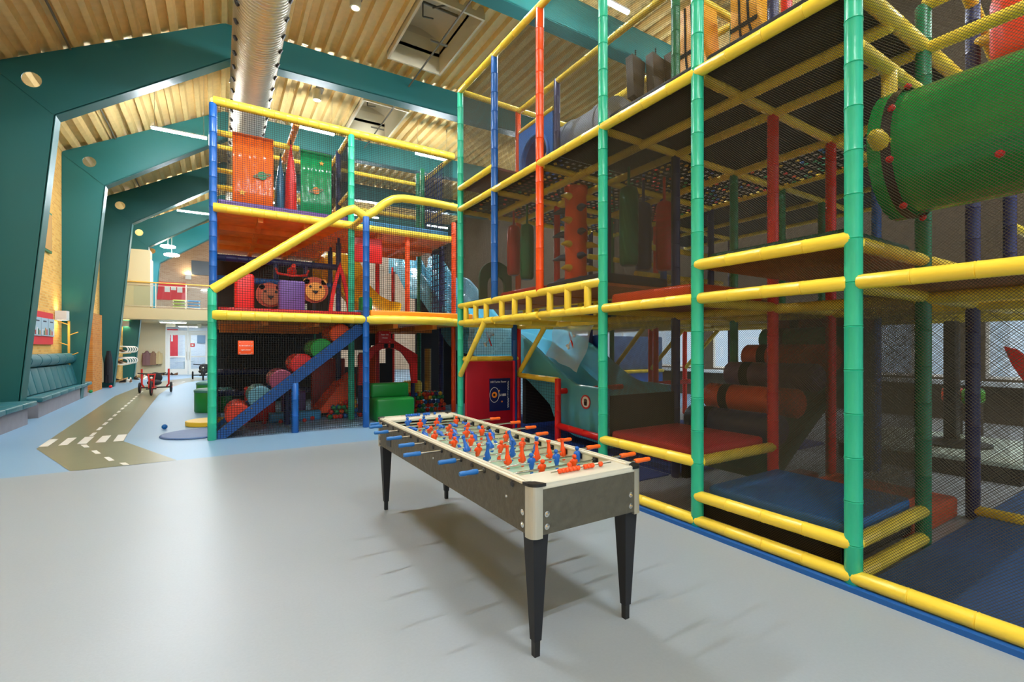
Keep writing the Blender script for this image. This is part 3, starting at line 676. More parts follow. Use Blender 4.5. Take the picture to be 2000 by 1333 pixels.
BHX = {15: (1.222, 1.309), 14: (1.17, 1.291), 12: (1.128, 1.251), 10: (1.138, 1.265), 8: (1.132, 1.254), 6: (1.061, 1.184), 4: (1.181, 1.304), 2: (1.178, 1.299)}
oran = [0, 1, 3, 5, 7, 9, 11, 13]
XL, XRr = TX0+.06, TX1-.06
# rod index from the near end: players (x positions 0..1 across the field) and turn
spec = {0: ([.5], 0), 1: ([.37, .74], .15), 2: ([.42, .72, .99], -.1), 3: ([.30, .47, .65, .81, .99], PI*.97), 4: ([.2, .5, .8], PI*1.05),
        5: ([.22, .5, .78], .3), 6: ([.2, .5, .8], PI*.8), 7: ([.16, .38, .62, .86], .25), 8: ([.3, .55, .8], -.9), 9: ([.12, .34, .56, .78], .2),
        10: ([.1, .3, .5, .7, .9], -1.3), 11: ([.25, .52, .8], .8), 12: ([.12, .32, .52, .72, .92], 1.57), 13: ([.3, .55, .86], .1), 14: ([.2, .45, .7], -.05), 15: ([.3, .5, .8], 1.5)}
for k, y in enumerate(RY):
    o = k in oran
    rod = MB()
    if o: x0, x1 = TX0-.002, OHY[k][0]+.01
    else: x0, x1 = BHX[k][1]-.01, TX1+.002
    rd_ = rod.cyl((x0, y, RZ), (x1, y, RZ), .0075, n=10).build('rod', CHROME, ft)
    hb = OHY[k] if o else BHX[k]; L = hb[1]-hb[0]
    g = [(0, .012), (.004, .0155), (L*.25, .0165), (L*.55, .0135), (L*.8, .0155), (L-.004, .0135), (L, .010)]
    if not o: g = [(L-t_, r_) for t_, r_ in g[::-1]]
    MB().lathe((hb[0], y, RZ), (hb[1], y, RZ), g, 14).build('handle', HORG if o else HBLU, rd_)
    # bushings outside and bearing blocks inside
    sx = TX1 if o else TX0; d = 1 if o else -1
    MB().lathe((sx, y, RZ), (sx+d*.012, y, RZ), [(0, .016), (.008, .015), (.012, .011)], 14).build('bushing', BPL, rd_)
    ox = TX0 if o else TX1; d = -1 if o else 1
    MB().lathe((ox, y, RZ-.002), (ox+d*.008, y, RZ-.002), [(0, .0175), (.005, .017), (.008, .013)], 14).build('end_cap', BPL, rd_)
    for bx_, dd in ((TX0+.045, 1), (TX1-.045, -1)):
        MB().box(min(bx_, bx_+dd*.006), max(bx_, bx_+dd*.006), y-.024, y+.024, RZ-.018, RZ+.016).lathe((bx_, y, RZ), (bx_+dd*.03, y, RZ), [(0, .014), (.03, .011)], 12).build('bearing', BPL, rd_)
    xs, rot = spec[k]
    for j, f in enumerate(xs): player(rd_, XL+(XRr-XL)*f, y, RZ, rot+random.uniform(-.06, .06), ORGP if o else BLUEP)
# score counters at both ends
for yy, mat, n0 in ((TY0+.12, ORGP, 1.60), (TY1-.1, BLUEP, 1.62)):
    MB().cyl((1.55, yy, TZ1+.01), (2.0, yy, TZ1+.01), .004, n=8).build('score_wire', CHROME, ft)
    for k in range(10):
        x = 1.60+.026*k+(.03 if k > 5 else 0)+(.04 if k > 8 else 0)
        MB().lathe((x, yy, TZ1+.011), (x+.025, yy, TZ1+.011), [(0, .009), (.005, .014), (.02, .014), (.025, .009)], 10).build('score_bead', mat, ft)

# ================================================================== TOWER (far structure)
A0, A1, A2 = -.12, 2.53, 5.06
B0, B1, B2, B3 = 9.77, 10.99, 13.4, 15.9
D1, D2, DT = 2.2, 4.4, 6.52
tw = thing('climbing_tower', 'netted climbing tower with roller ramp and sloping yellow handrail', 'climbing tower', (2.5, 12.5, 0))
def post(x, y, z0, z1, mat, r=.06, par=None, step=.3):
    return MB().pad((x, y, z0), (x, y, z1), r, step).build('post', mat, par)
for x, y, z0, z1, mt, r in ((A0, B0, 0, 2.66, GRN, .07), (A0, B1+.02, 0, DT-.05, BLU, .07), (A1, B1, 0, DT-.05, GRN, .07), (A1, B0-.06, 0, 4.3, BLU, .065),
    (1.22, B0+.05, 0, .95, BLU, .07), (1.2, B1-.08, 0, .95, NAV, .06), (A2-.03, B1-.1, 0, 4.8, ORG, .06), (3.87, B1+.05, D1, D2, ORG, .06), (3.81, B2, 0, D2, RED, .06),
    (A2, B2, 0, DT, DGR, .06), (A2+.02, 11.8, 0, D2, NAV, .06), (A1-.03, 12.2, 0, DT, NAV, .06), (A1, B2, 0, DT, NAV, .06), (A0, 12.2, 0, D2, BLU, .06), (A0, B2, 0, DT, DGR, .06),
    (A0, B3, 0, D2, NAV, .06), (A1, B3, 0, D2, DGR, .06), (A2, B3, 0, D2, RED, .06), (4.7, 12.2, D2, DT, DGR, .06), (4.72, 12.6, D2, DT, DGR, .06)): post(x, y, z0, z1, mt, r, tw)
DECKU = WOODU
for z, ya in ((D1, B0+.06), (D2, B1+.06)):
    dk = MB().box(A0+.05, A1, ya, B3, z-.05, z-.01).box(A1, A2, (B0-.02 if z == D1 else ya), B2, z-.05, z-.01).build('deck', DECKU, tw)
    m = MB()
    for x in (.72, 1.62, 3.2, 4.1): m.box(x-.05, x+.05, ya+.05, (B3 if x < A1 else B2)-.1, z-.16, z-.05)
    for y in (12.2, 13.4, 14.6): m.box(A0+.1, (A2 if y < 13.5 else A1)-.1, y-.05, y+.05, z-.17, z-.05)
    m.build('joists', M('orange joist', (236, 136, 44), .5, vary=.1), dk)
def rail(pts, r, mat=YEL, par=tw, step=.22, name='rail'):
    if len(pts) == 2: return MB().pad(pts[0], pts[1], r, step).build(name, mat, par)
    # resample and pucker
    P = [Vector(p) for p in pts]; out = []; rr = []; acc = 0
    for a, b in zip(P, P[1:]):
        L = (b-a).length; n = max(1, int(L/.045))
        for i in range(n): out.append(a.lerp(b, i/n)); rr.append(r*(.95 if int((acc+L*i/n)/step) != int((acc+L*(i-1)/n)/step) else 1))
        acc += L
    out.append(P[-1]); rr.append(r)
    return MB().tube(out, rr, 14).build(name, mat, par)
rail([(A0, B1, DT), (A2+.02, B1, DT)], .085); rail([(A0, B1, DT), (A0, B2, DT)], .06); rail([(A1, B1, DT-.03), (A1, B2, DT-.03)], .06); rail([(A2, B1, DT), (A2, B2, DT)], .06); rail([(A0, B2, DT-.02), (A2, B2, DT-.02)], .06)
rail([(A0, 12.2, DT-.15), (1.6, 12.2, DT-.15)], .07); rail([(1.4, B1, DT-.08), (1.4, B2, DT-.08)], .07, M('orange yellow vinyl', (238, 150, 30), .35))
rail([(A0, B1-.03, D2), (A1+.02, B1-.03, D2)], .09); rail([(A1, B1-.03, D2-.02), (A2-.05, B1-.03, D2-.02)], .08)
rail([(A1, B0, D2-.06), (A1, B1, D2-.04)], .06)
rail([(A0, B0-.02, D1), (A1-.02, B0-.04, D1)], .088)
rail([(A1, B0-.05, D1)]+[(A1+.1+(A2-.45-A1)*i/14, B0-.05-.28*math.sin(PI*min(1, i/14*1.15))**.8, D1) for i in range(0, 15)]+[(A2-.3, B0-.02, D1)], .09)
hr = [(A0, B0, 2.64), (2.12, B0, 4.36), (2.3, B0, 4.44), (2.53, B0, 4.32), (2.72, B0, 4.45), (2.9, B0, 4.63), (3.1, B0, 4.77), (3.3, B0, 4.82), (3.5, B0, 4.835), (4.0, B0, 4.84), (4.72, B0, 4.82)]
rail(hr, .085, name='handrail')
for z in (4.95, 5.5): rail([(A0, B2, z), (A2, B2, z)], .05)
rail([(A2, B1, 5.3), (A2, B2, 5.3)], .05); rail([(A1, B1, 5.2), (A1, B2, 5.2)], .05)
for z in (3.15, 3.62): rail([(A0, 12.2, z), (A1, 12.2, z)], .075, BLU if z < 3.4 else NAV)
for x in (1.1, 1.75): MB().pad((x, 12.2, 3.15), (x, 12.2, 3.62), .06).build('rail', NAV, tw)
for z in (.55, 1.05): rail([(A0, 13.0, z), (A1, 13.0, z)], .07, NAV)
for z in (5.9, 5.5, 5.1, 4.75): rail([(A0+.05, B2-.1, z), (.4, B2-.1, z)], .06)
# coloured deck edge mats
MB().rbox(A0+.08, A1, B1+.06, B1+.9, D2-.005, D2+.21, .03).build('deck_mat', PUR, tw)
MB().rbox(A1+.05, A2-.1, B1+.06, B1+.9, D2-.005, D2+.19, .03).build('deck_mat', M('sky blue vinyl', (60, 150, 200), .35), tw)
MB().rbox(A0+.08, A1-.05, B0+.08, B1+1.5, D1-.005, D1+.155, .03).build('deck_mat', RED, tw)
MB().rbox(A1+.08, A2-.1, B0-.1, B1+1.2, D1-.005, D1+.2, .03).build('deck_mat', M('amber vinyl', (250, 150, 20), .35), tw)
# nets: square black mesh
def tnet(o, ua, ub, poly, pitch=.042, w=.0065, name='net', mat=NET, par=tw, diag=False, seg=.4):
    return net_mb(o, ua, ub, poly, pitch, w, diag, seg).build(name, mat, par, recalc=False)
X_, Y_, Z_ = (1, 0, 0), (0, 1, 0), (0, 0, 1)
tnet((A0, B0, 0), X_, Z_, rect(.06, A1-A0, .02, D1-.05))
tnet((A0, B0, 0), X_, Z_, [(.06, D1+.05), (A1-A0, D1+.05), (A1-A0, 4.3), (.1, 2.66)])
tnet((A1, B0, 0), X_, Z_, [(0, D1+.05), (A2-A1-.25, D1+.05), (A2-A1-.25, 4.8), (.5, 4.7), (.05, 4.35)])
tnet((A0, B1, 0), X_, Z_, rect(.06, A2-A0, D2+.05, DT-.05))
tnet((A0, B1, 0), Y_, Z_, rect(.06, B2-B1, D2+.05, DT-.05)); tnet((A0, B0, 0), Y_, Z_, rect(.06, B1-B0, .05, 2.6)); tnet((A0, B1, 0), Y_, Z_, rect(.06, B2-B1, D1, D2))
tnet((A0, B2, 0), X_, Z_, rect(.06, A2-A0, D2+.05, DT-.05)); tnet((A2, B1, 0), Y_, Z_, rect(.06, B2-B1, D2+.05, DT-.05))
tnet((A1, B1+.06, 0), X_, Z_, rect(.06, A2-A1, .02, D1-.05)); tnet((A1, B1, 0), Y_, Z_, rect(.06, B2-B1, D2, DT)); tnet((A2+.0, B1, 0), Y_, Z_, rect(.06, B2-B1, D1+.1, D2))
tnet((A0, B3, 0), X_, Z_, rect(.06, A2-A0, D1+.05, D2), .06)
MB().box(A0, A1, B3-.05, B3, 0, D1-.05).build('shade_panel', BLK, tw); MB().slab_hole(rect(A1, A2, 0, D1-.05), [rect(3.3, 4.1, 1.0, 1.55), rect(4.3, 4.8, 1.1, 1.7)], 'y', B3-.05, B3).build('shade_panel', BLK, tw); MB().slab_hole(rect(A0, A1+.4, D1+.05, D2-.2), [rect(1.9, 2.3, 2.5, 3.0)], 'y', B3-.1, B3-.06).build('shade_panel', M('brown shade panel', (46, 32, 22), .8), tw); MB().box(A0, A0+.04, B1+.1, B3, 0, .9).build('shade_panel', BLK, tw)  # dark panels added to stand for the shade deep inside the tower
MB().rbox(A1+.02, A1+.75, B1+.12, B1+.18, D2-.78, D2-.2, .02).build('underdeck_panel', RED, tw)
ROPE = M('navy rope', (24, 40, 84), .7)
tnet((A2-.12, B1, 0), Y_, Z_, rect(.15, 1.2, D1+.3, D2-.15), .15, .026, 'rope_net', ROPE); tnet((A2-.2, B1, 0), Y_, Z_, rect(.15, 1.5, D2+.25, DT-.1), .13, .02, 'rope_net', ROPE)
# ramp with roller humps
rp = thing('roller_ramp', 'blue sided ramp with coloured padded humps up to the tower deck', 'ramp', (1.1, 10.3, 0))
ra, rb_ = (A0+.05, .0), (2.42, 2.08)
sl = (rb_[1]-ra[1])/(rb_[0]-ra[0])
for y in (B0+.02, B1-.16):
    MB().prism([(ra[0], ra[1]+.01), (ra[0]+.16, .01), (rb_[0]+.12, rb_[1]-.12), (rb_[0]-.02, rb_[1]+.06), (ra[0], .12)], 'y', y, y+.09).build('side_beam', BLU, rp)
MB().prism([(ra[0]+.05, .06), (ra[0]+.15, .04), (rb_[0]+.05, rb_[1]-.06), (rb_[0], rb_[1]-.02)], 'y', B0+.12, B1-.17).build('bed', M('grey carpet', (66, 68, 74), .9), rp)
m = MB()
for k in range(24):
    x = ra[0]+.16+(rb_[0]-ra[0]-.2)*k/23; m.sph((x, B0+.018, (x-ra[0])*sl+.05), .012, 8, 5)
m.build('stud', M('brass stud', (210, 170, 90), .3, metal=1), rp)
for k, mt in enumerate((M('tomato vinyl', (240, 62, 24), .33), M('dusty teal vinyl', (104, 164, 180), .35), M('mauve vinyl', (172, 74, 104), .35), M('scarlet vinyl', (230, 40, 36), .33), M('leaf vinyl', (36, 168, 66), .33), M('orange vinyl', (248, 84, 22), .33), M('slate blue vinyl', (86, 112, 134), .4))):
    x = .28+.36*k; z = (x-ra[0])*sl+.10
    R = []; n = 18; r = .2
    for y in (B0+.13, B0+.15, B0+.4, B0+.42, B0+.44, B0+.7, B0+.72, B0+.74, B1-.2, B1-.18):
        rr = r*(.92 if min(abs(y-B0-.42), abs(y-B0-.72), abs(y-B0-.13), abs(y-B1+.18)) < .005 else 1.06)
        R.append([(x+rr*math.cos(2*PI*j/n), y, z+rr*math.sin(2*PI*j/n)) for j in range(n)])
    h = MB().rings(R).build('hump', mt, rp)
# vinyl sheets hanging in the top storey
def sheet_thing(label, mat, x0, x1, y, z0, z1, deco, rot=0):
    t = thing('hanging_sheet', label, 'sheet', ((x0+x1)/2, y, z0), 'hanging vinyl sheets of the tower')
    n = 24; vs = []
    for zz in (z0, z0+(z1-z0)*.3, z0+(z1-z0)*.7, z1):
        for i in range(n+1): vs.append((x0+(x1-x0)*i/n, y+.012*math.sin(i*1.1+zz*3), zz))
    fs = [(r*(n+1)+i, r*(n+1)+i+1, (r+1)*(n+1)+i+1, (r+1)*(n+1)+i) for r in range(3) for i in range(n)]
    o = MB().add(vs, fs, True).build('sheet', mat, t, recalc=False)
    md = o.modifiers.new('thickness', 'SOLIDIFY'); md.thickness = .012
    MB().cyl((x0, y, z1), (x1, y, z1), .03).build('top_hem', mat, t)
    for kind, cx, cz, r, mt in deco:
        if kind == 'star': MB().prism(star(cx, cz, r), 'y', y-.03, y-.024).build('star', mt, t)
        else:
            MB().prism(circ(cx, cz, r), 'y', y-.03, y-.024).build('planet', mt, t)
            MB().slab_hole([(a+0, b+.25*(a-cx)) for a, b in circ(cx, cz, r*2, 24, r*.55)], [[(a, b+.25*(a-cx)) for a, b in circ(cx, cz, r*1.5, 24, r*.25)]], 'y', y-.034, y-.03).build('planet_ring', M('grey ring print', (120, 120, 84), .5), t)
    return t
PGREEN = M('planet green', (30, 140, 84), .4); PORG = M('planet orange', (240, 130, 30), .4); SYEL = M('star yellow', (246, 178, 40), .4)
SHINY = M('glossy orange sheet', (250, 106, 20), .16, bump=(3, .15)); SHG = M('glossy green sheet', (12, 146, 82), .14, bump=(4, .35))
sheet_thing('orange hanging sheet with green ringed planet on the tower top deck', SHINY, .22, 1.0, 11.6, D2+.1, 6.2, [('planet', .78, 5.38, .09, PGREEN), ('star', .4, 4.95, .08, SYEL), ('star', .8, 4.6, .07, SYEL)])
sheet_thing('green hanging sheet with orange ringed planet on the tower top deck', SHG, 1.55, 2.22, 11.6, D2+.1, 6.12, [('planet', 1.88, 5.25, .08, PORG), ('star', 2.0, 5.9, .06, SYEL), ('star', 1.74, 4.55, .06, M('star silver', (190, 180, 150), .4))])
def wedge_bag(x, y, w, d, z0, z1, mat, label):
    t = thing('hanging_bag', label, 'punch bag', (x, y, z0), 'hanging wedge bags of the tower')
    n = 12; R = [[(x+w*f*math.cos(2*PI*j/n), y+d*f*math.sin(2*PI*j/n), z) for j in range(n)] for z, f in ((z0, .9), (z0+.05, 1), (z0+(z1-z0)*.6, .8), (z1, .12))]
    MB().rings(R).build('body', mat, t); MB().cyl((x, y, z1), (x, y, z1+.12), .012).build('strap', BLK, t)
wedge_bag(1.17, 11.9, .13, .2, 4.52, 5.95, M('petrol vinyl', (22, 92, 120), .3), 'petrol blue wedge bag between the two planet sheets')
wedge_bag(1.37, 11.75, .14, .2, 4.52, 6.25, RED, 'red wedge bag hanging against the green planet sheet')
wedge_bag(1.28, 12.4, .1, .2, 4.52, 5.3, M('crimson vinyl', (190, 16, 30), .3), 'short crimson wedge bag behind the petrol blue bag')
wedge_bag(3.9, 12.7, .16, .16, 4.52, 4.95, M('violet vinyl', (82, 84, 150), .3), 'violet blue cone with green cap on the blue deck')
# things on the first deck
t = tag(MB().rbox(1.05, 1.55, 10.9, 11.25, D1+.11, D1+.85, .04).build('play_block', PUR), 'purple padded block on the first deck of the tower', 'block')
def face_panel(x, y, z, r, m1, m2, label):
    t = thing('animal_panel', label, 'play panel', (x, y, z-r))
    MB().prism(circ(x, z, r, 28), 'y', y, y+.05).build('mane', m1, t)
    f = MB().prism(circ(x+.02, z-.04, r*.7, 24), 'y', y-.03, y).build('face', m2, t)
    MB().prism([(x-.05, z-.02), (x+.09, z-.02), (x+.02, z-.1)], 'y', y-.05, y-.03).build('nose', BLK, f)
    for s in (-1, 1):
        MB().prism(circ(x+.02+s*.11, z+.07, .03, 12), 'y', y-.04, y-.03).build('eye', BLK, f)
        MB().prism(circ(x+.02+s*r*.62, z+r*.62, r*.22, 14), 'y', y, y+.04).build('ear', m2, t)
    MB().box(x-.03, x+.03, y+.005, y+.045, D1+.1, z-r*.9).build('stand', BLK, t)
face_panel(1.83, 11.5, 2.95, .3, M('rust print', (170, 64, 20), .5), M('lion tan', (222, 148, 56), .5), 'round lion face panel beside the purple block')
face_panel(.95, 11.9, 2.82, .28, M('rust print', (170, 64, 20), .5), M('brown print', (150, 82, 40), .5), 'round brown animal face panel half behind the purple block')
t = thing('play_cannon', 'red swivel cannon mounted on the blue rail of the tower', 'toy', (1.43, 12.1, 3.2))
MB().sph((1.43, 12.08, 3.42), .11).cyl((1.43, 12.05, 3.42), (1.43, 11.75, 3.5), .06, .05).build('barrel', M('glossy red plastic', (232, 44, 24), .25), t)
MB().tube([(1.08, 12.0, 3.46), (1.12, 12.0, 3.34), (1.43, 12.0, 3.3), (1.74, 12.0, 3.34), (1.78, 12.0, 3.46)], .028).build('handle', M('glossy red plastic', (232, 44, 24), .25), t)
MB().cyl((1.43, 12.08, 3.2), (1.43, 12.08, 3.36), .05).build('mount', BLK, t)
tag(MB().rbox(.25, .62, 11.4, 11.75, D1+.11, D1+1.0, .05).build('play_block', RED), 'red padded block at the corner of the first tower deck', 'block')
t = thing('gothic_arch', 'red pointed arch cut out on the first tower deck', 'arch', (2.4, 11.6, D1+.11))
pt = lambda s: [(2.42+s*(.26-.26*(i/10)**1.8), D1+.11+1.35*(i/10)) for i in range(11)]
outl = pt(-1)+pt(1)[::-1][1:]
inn = [(2.42+(a-2.42)*.68, D1+.12+(b-D1-.11)*.82) for a, b in outl]
MB().slab_hole(outl, [inn], 'y', 11.6, 11.68).build('panel', RED, t)
t = thing('yellow_slide', 'yellow curved slide on the first deck of the tower', 'slide', (3.3, 13.4, D1))
R = []; n = 18
pth = [(3.0, 15.4, 4.1), (3.05, 14.8, 3.9), (3.1, 14.2, 3.5), (3.2, 13.6, 3.05), (3.3, 13.0, 2.72), (3.4, 12.3, 2.5), (3.45, 11.7, 2.42)]
P2 = []
for i, (x, y, z) in enumerate(pth):
    w = .5; hgt = .55 if i < 3 else .42
    outer = [(x-w*math.cos(PI*j/n), y, z-.1+hgt*(1-math.sin(PI*j/n))) for j in range(n+1)]
    inner = [(x-(w-.04)*math.cos(PI*j/n), y, z-.06+(hgt-.0)*(1-math.sin(PI*j/n)*.95)) for j in range(n, -1, -1)]
    R.append(outer+inner)
MB().rings(R).build('chute', M('yellow slide plastic', (246, 196, 34), .25), t)
MB().tube([(2.95, 15.3, 3.95), (3.0, 14.7, 3.95), (3.05, 14.2, 3.75)], .6, 20).build('hood', M('yellow slide plastic', (246, 196, 34), .25), t)
tag(MB().lathe((2.75, 10.6, D1+.13), (2.75, 10.6, D1+.55), [(0, .14), (.02, .15), (.38, .15), (.42, .12)], 18).build('foam_stump', M('grass green vinyl', (20, 150, 66), .35)), 'small green foam stump beside the blue post on the deck', 'stump')
# house front below, block, wedge
t = thing('house_arch', 'red padded house shaped arch over the ball pit entrance', 'arch', (3.2, 10.6, 0))
xa, xb = 2.72, 4.15; xm = (xa+xb)/2; zt = 1.88
outl = [(xa, .75), (xa, 1.45), (xm, zt), (xb, 1.45), (xb, .75), (xb-.14, .75), (xb-.18, 1.2)]+[(xm+.42*math.cos(a), 1.3+.32*math.sin(a)) for a in [PI*i/8 for i in range(1, 8)]]+[(xa+.18, 1.2), (xa+.14, .75)]
MB().prism(outl, 'y', B1+.1, B1+.2).build('roof_panel', M('deep red vinyl', (250, 44, 36), .4, bump=(6, .3)), t)
for x in (xa+.07, xb-.07): MB().pad((x, B1+.25, 0), (x, B1+.25, 1.3), .05).build('arch_post', NAV, t)
MB().box(xm-.12, xm-.03, B1+.09, B1+.1, 1.62, 1.72).box(xm+.03, xm+.12, B1+.09, B1+.1, 1.62, 1.72).build('window_print', BLK, t)
t = thing('step_block', 'green padded step block under the red house arch', 'foam block', (3.1, 10.4, 0))
MB().rbox(2.86, 3.72, 10.1, 10.75, 0, .52, .06).build('step', GREENM, t); MB().rbox(2.86, 3.72, 10.5, 10.8, .5, .82, .05).build('top_roll', GREENM, t)
t = tag(MB().prism([(1.9, .12), (2.75, .12), (2.75, 1.0), (2.45, .8), (2.15, .45)], 'y', 11.5, 12.4).build('foam_wedge', ORG), 'orange foam wedge behind the green tower post', 'foam wedge')
tag(MB().rbox(1.95, 2.75, 12.6, 12.8, 0, 1.35, .03).build('foam_wall', M('rust red vinyl', (170, 44, 22), .4)), 'rust red padded panel behind the orange wedge', 'panel')
tag(MB().rbox(3.05, 3.45, 12.2, 12.5, 0, 1.5, .04).build('padded_column', ORG), 'orange padded column seen through the red house arch', 'column pad')
tag(MB().lathe((4.3, 11.9, 0), (4.3, 11.9, .75), [(0, .24), (.03, .26), (.7, .26), (.75, .22)], 20).build('foam_drum', YEL), 'yellow foam drum standing in the ball pit', 'drum')
tag(MB().lathe((4.9, 12.3, 0), (4.9, 12.3, 1.6), [(0, .09), (1.6, .09)], 14).build('padded_column', M('ochre vinyl', (190, 140, 50), .4)), 'ochre padded pole standing in the ball pit', 'column pad')
# low light blue kerb and floor under the ramp
tag(MB().rbox(.9, 1.95, 11.35, 11.6, 0, .2, .03).build('foam_kerb', M('sky blue vinyl', (60, 150, 200), .35)), 'light blue foam kerb on the floor behind the ramp post', 'kerb')
tag(MB().rbox(1.2, 1.7, 11.8, 12.2, 0, .62, .04).build('play_block', PUR), 'dark purple block under the first tower deck', 'block')
tag(MB().rbox(.45, 1.05, 11.7, 12.1, 0, .75, .04).build('play_block', RED), 'red block under the first tower deck behind the ramp', 'block')
# ball pit
pal = ['red', 'blue', 'yellow', 'green', 'orange', 'navy', 'red', 'green']
cells = []
for lay in range(5):
    for ix in range(24):
        for iy in range(5):
            x = 3.78+.112*ix+(.055 if lay % 2 else 0); y = 11.2+.112*iy+(.055 if lay % 2 else 0)+.06*lay; z = .056+.094*lay
            if x < 4.98 and not (math.hypot(x-4.3, y-11.9) < .32) and (iy == 0 or lay >= 3): cells.append((x, y, z))
            xx = 2.0+.112*ix+(.055 if lay % 2 else 0)
            if xx < 2.85 and lay < 4 and iy < 2 and math.hypot(xx-A1, y-B1) > .13 and xx > 2.0+.1*lay and y < 11.45: cells.append((xx, y, z))
random.shuffle(cells)
cells = cells[:260]
for x, y, z in cells:
    c = random.choice(pal); ball(x+random.uniform(-.006, .006), y+random.uniform(-.006, .006), z, .053, BALLM[c], '%s plastic ball in the ball pit under the tower' % {'navy': 'navy blue'}.get(c, c), '%s pit balls' % c)
for k, (x, y) in enumerate(((1.55, 11.0), (2.25, 11.15), (.8, 11.2), (1.75, 11.25), (1.1, 11.1))):
    ball(x, y, .05, .045, BALLM['red'], 'red ball lying on the dark floor behind the ramp', 'stray red balls')
# signs tied to the net
def sign(label, x0, x1, y, z0, z1, mat, lines, sz):
    t = thing('rule_sign', label, 'sign', ((x0+x1)/2, y, z0))
    MB().rbox(x0, x1, y-.012, y, z0, z1, .006, 2).build('board', mat, t)
    for i, (s, k) in enumerate(lines): text_part('lettering', s, sz*k, WHITE, t, ((x0+x1)/2, y-.014, z1-.1-i*.075), (1, 0, 0), (0, 0, 1), 'CENTER')
    for x in (x0+.03, x1-.03):
        for z in (z0+.03, z1-.03): MB().cyl((x, y-.016, z), (x, y, z), .008, n=8).build('eyelet', STEEL, t)
sign('orange rule sign tied to the net left of the roller ramp'.replace('left of', 'above'), .27, .52, B0-.02, 1.5, 1.75, ORG, [('Al færdsel er på', 1), ('eget ansvar', 1), ('All activities are at', .7)], .034)
sign('dark red rule sign hanging above the house arch', 3.16, 3.46, B1+.04, 1.74, 2.02, M('deep red board', (196, 24, 26), .4), [('Ingen løb', 1), ('i huset', 1)], .05)

# ================================================================== CLIMBING FRAME (big one)
GX = [3.63, 4.85, 6.07, 7.29]; GY = [.25, 1.47, 2.69, 3.91, 5.13, 6.35, 7.57]
cf = thing('climbing_structure', 'tall climbing frame with sea green posts, yellow rails and dark netting', 'climbing frame', (5.4, 4, 0))
ZA, ZB, ZC, ZT = 2.06, 2.36, 4.08, 6.18
for x, y, z0, z1, mt in [(GX[0], GY[0], 0, ZT, GRN), (GX[0], GY[1], 0, ZT, GRN), (GX[0], GY[2], 0, ZT, GRN), (GX[0], GY[3], 0, ZT, GRN), (GX[0], GY[6], 0, ZT, GRN),
    (GX[0], GY[4], ZB, ZT, ORG), (GX[0], GY[5], ZB, ZT, BLU),
    (GX[1], GY[1], 0, 4.4, DGR), (GX[1], GY[2], 0, ZC, RED), (GX[1], GY[3], 0, ZC, NAV), (GX[1]+.02, GY[5], 0, 1.1, RED), (GX[1], GY[6], 0, ZA, RED), (GX[1]-.1, GY[6]-.02, 0, ZA, BLU),
    (GX[1], GY[6], ZB, ZT, ORG), (GX[1], GY[5], ZC, ZT, NAV), (GX[1], GY[4], ZA, ZC, NAV), (GX[1], GY[5], ZB, ZC, M('crimson post vinyl', (190, 24, 30), .35)), (GX[1], GY[3], ZC, ZT, DGR), (GX[1], GY[2], ZC, ZT, NAV),
    (GX[2], GY[1], 0, ZT, NAV), (GX[2], GY[2], 0, ZC, RED), (GX[2], GY[3], 0, ZC, DGR), (GX[2], GY[4], ZA, ZC, BLU), (GX[2], GY[5], ZA, ZC, DGR), (GX[2]+.6, GY[6], 0, ZC, NAV), (GX[2], GY[2], ZC, ZT, DGR), (GX[2], GY[3], ZC, ZT, DGR),
    (GX[3], GY[1], ZA, ZT, NAV), (GX[3], GY[2], 0, ZT, BLU), (GX[3], GY[3], 0, ZC, DGR), (GX[3], GY[4], ZA, ZT, NAV), (GX[3], GY[5], 0, ZT, RED), (GX[3], GY[6], 0, ZT, DGR), (8.51, GY[6], 0, ZA, RED), (9.73, GY[6], 0, ZA, RED), (GX[2], GY[0], 0, ZT, GRN)]:
    post(x, y, z0, z1, mt, .054, cf, .3)
RR = .05
def cr(p, q, mt=YEL, r=RR): return rail([p, q], r, mt, cf, .33)
for i in range(6):   # face rails bay by bay
    a, b = GY[i], GY[i+1]; x = GX[0]
    if i <= 2: cr((x-.01, a, .08), (x-.01, b, .08))
    cr((x-.01, a+.03, ZA), (x-.01, b-.03, ZA)); cr((x-.01, a, ZC), (x-.01, b, ZC)); cr((x-.01, a, ZT), (x-.01, b, ZT))
    if i >= 3 or i == 1: cr((x-.01, a, ZB), (x-.01, b, ZB))
    if i >= 3:
        for f in (.2, .5, .8):
            for xx in (x-.01, GX[1]): MB().pad((xx, a+(b-a)*f, ZA), (xx, a+(b-a)*f, ZB), .045, .5, 10).build('rung', YEL, cf)
cr((GX[0]-.01, GY[1], .3), (GX[0]-.01, GY[2], .3)); cr((GX[0]-.01, GY[2], .6), (GX[0]-.01, GY[3], .6)); cr((GX[0]-.01, GY[5], 4.45), (GX[0]-.01, GY[6], 4.45))
cr((GX[0], GY[1], .3), (GX[1], GY[1], .3)); cr((GX[0], GY[1], .08), (GX[1], GY[1], .08)); cr((GX[0], GY[2], .6), (GX[1], GY[2], .6)); cr((GX[2], .6, .08), (GX[2], GY[1], .08))
for z in (2.33, 3.67, 4.07): cr((GX[0], GY[1], z), (GX[2], GY[1], z))
cr((4.2, GY[1], 3.67), (4.2, GY[1], 3.3))
for y in GY[1:]:
    for z in (ZA, ZC): cr((GX[0], y, z-.02), (GX[3], y, z-.02))
for y in (GY[3], GY[6]): cr((GX[0], y, ZT), (GX[3], y, ZT))
for x in GX[1:3]:
    for z in (ZA, ZC, ZT): cr((x, GY[0], z-.04), (x, GY[6], z-.04))
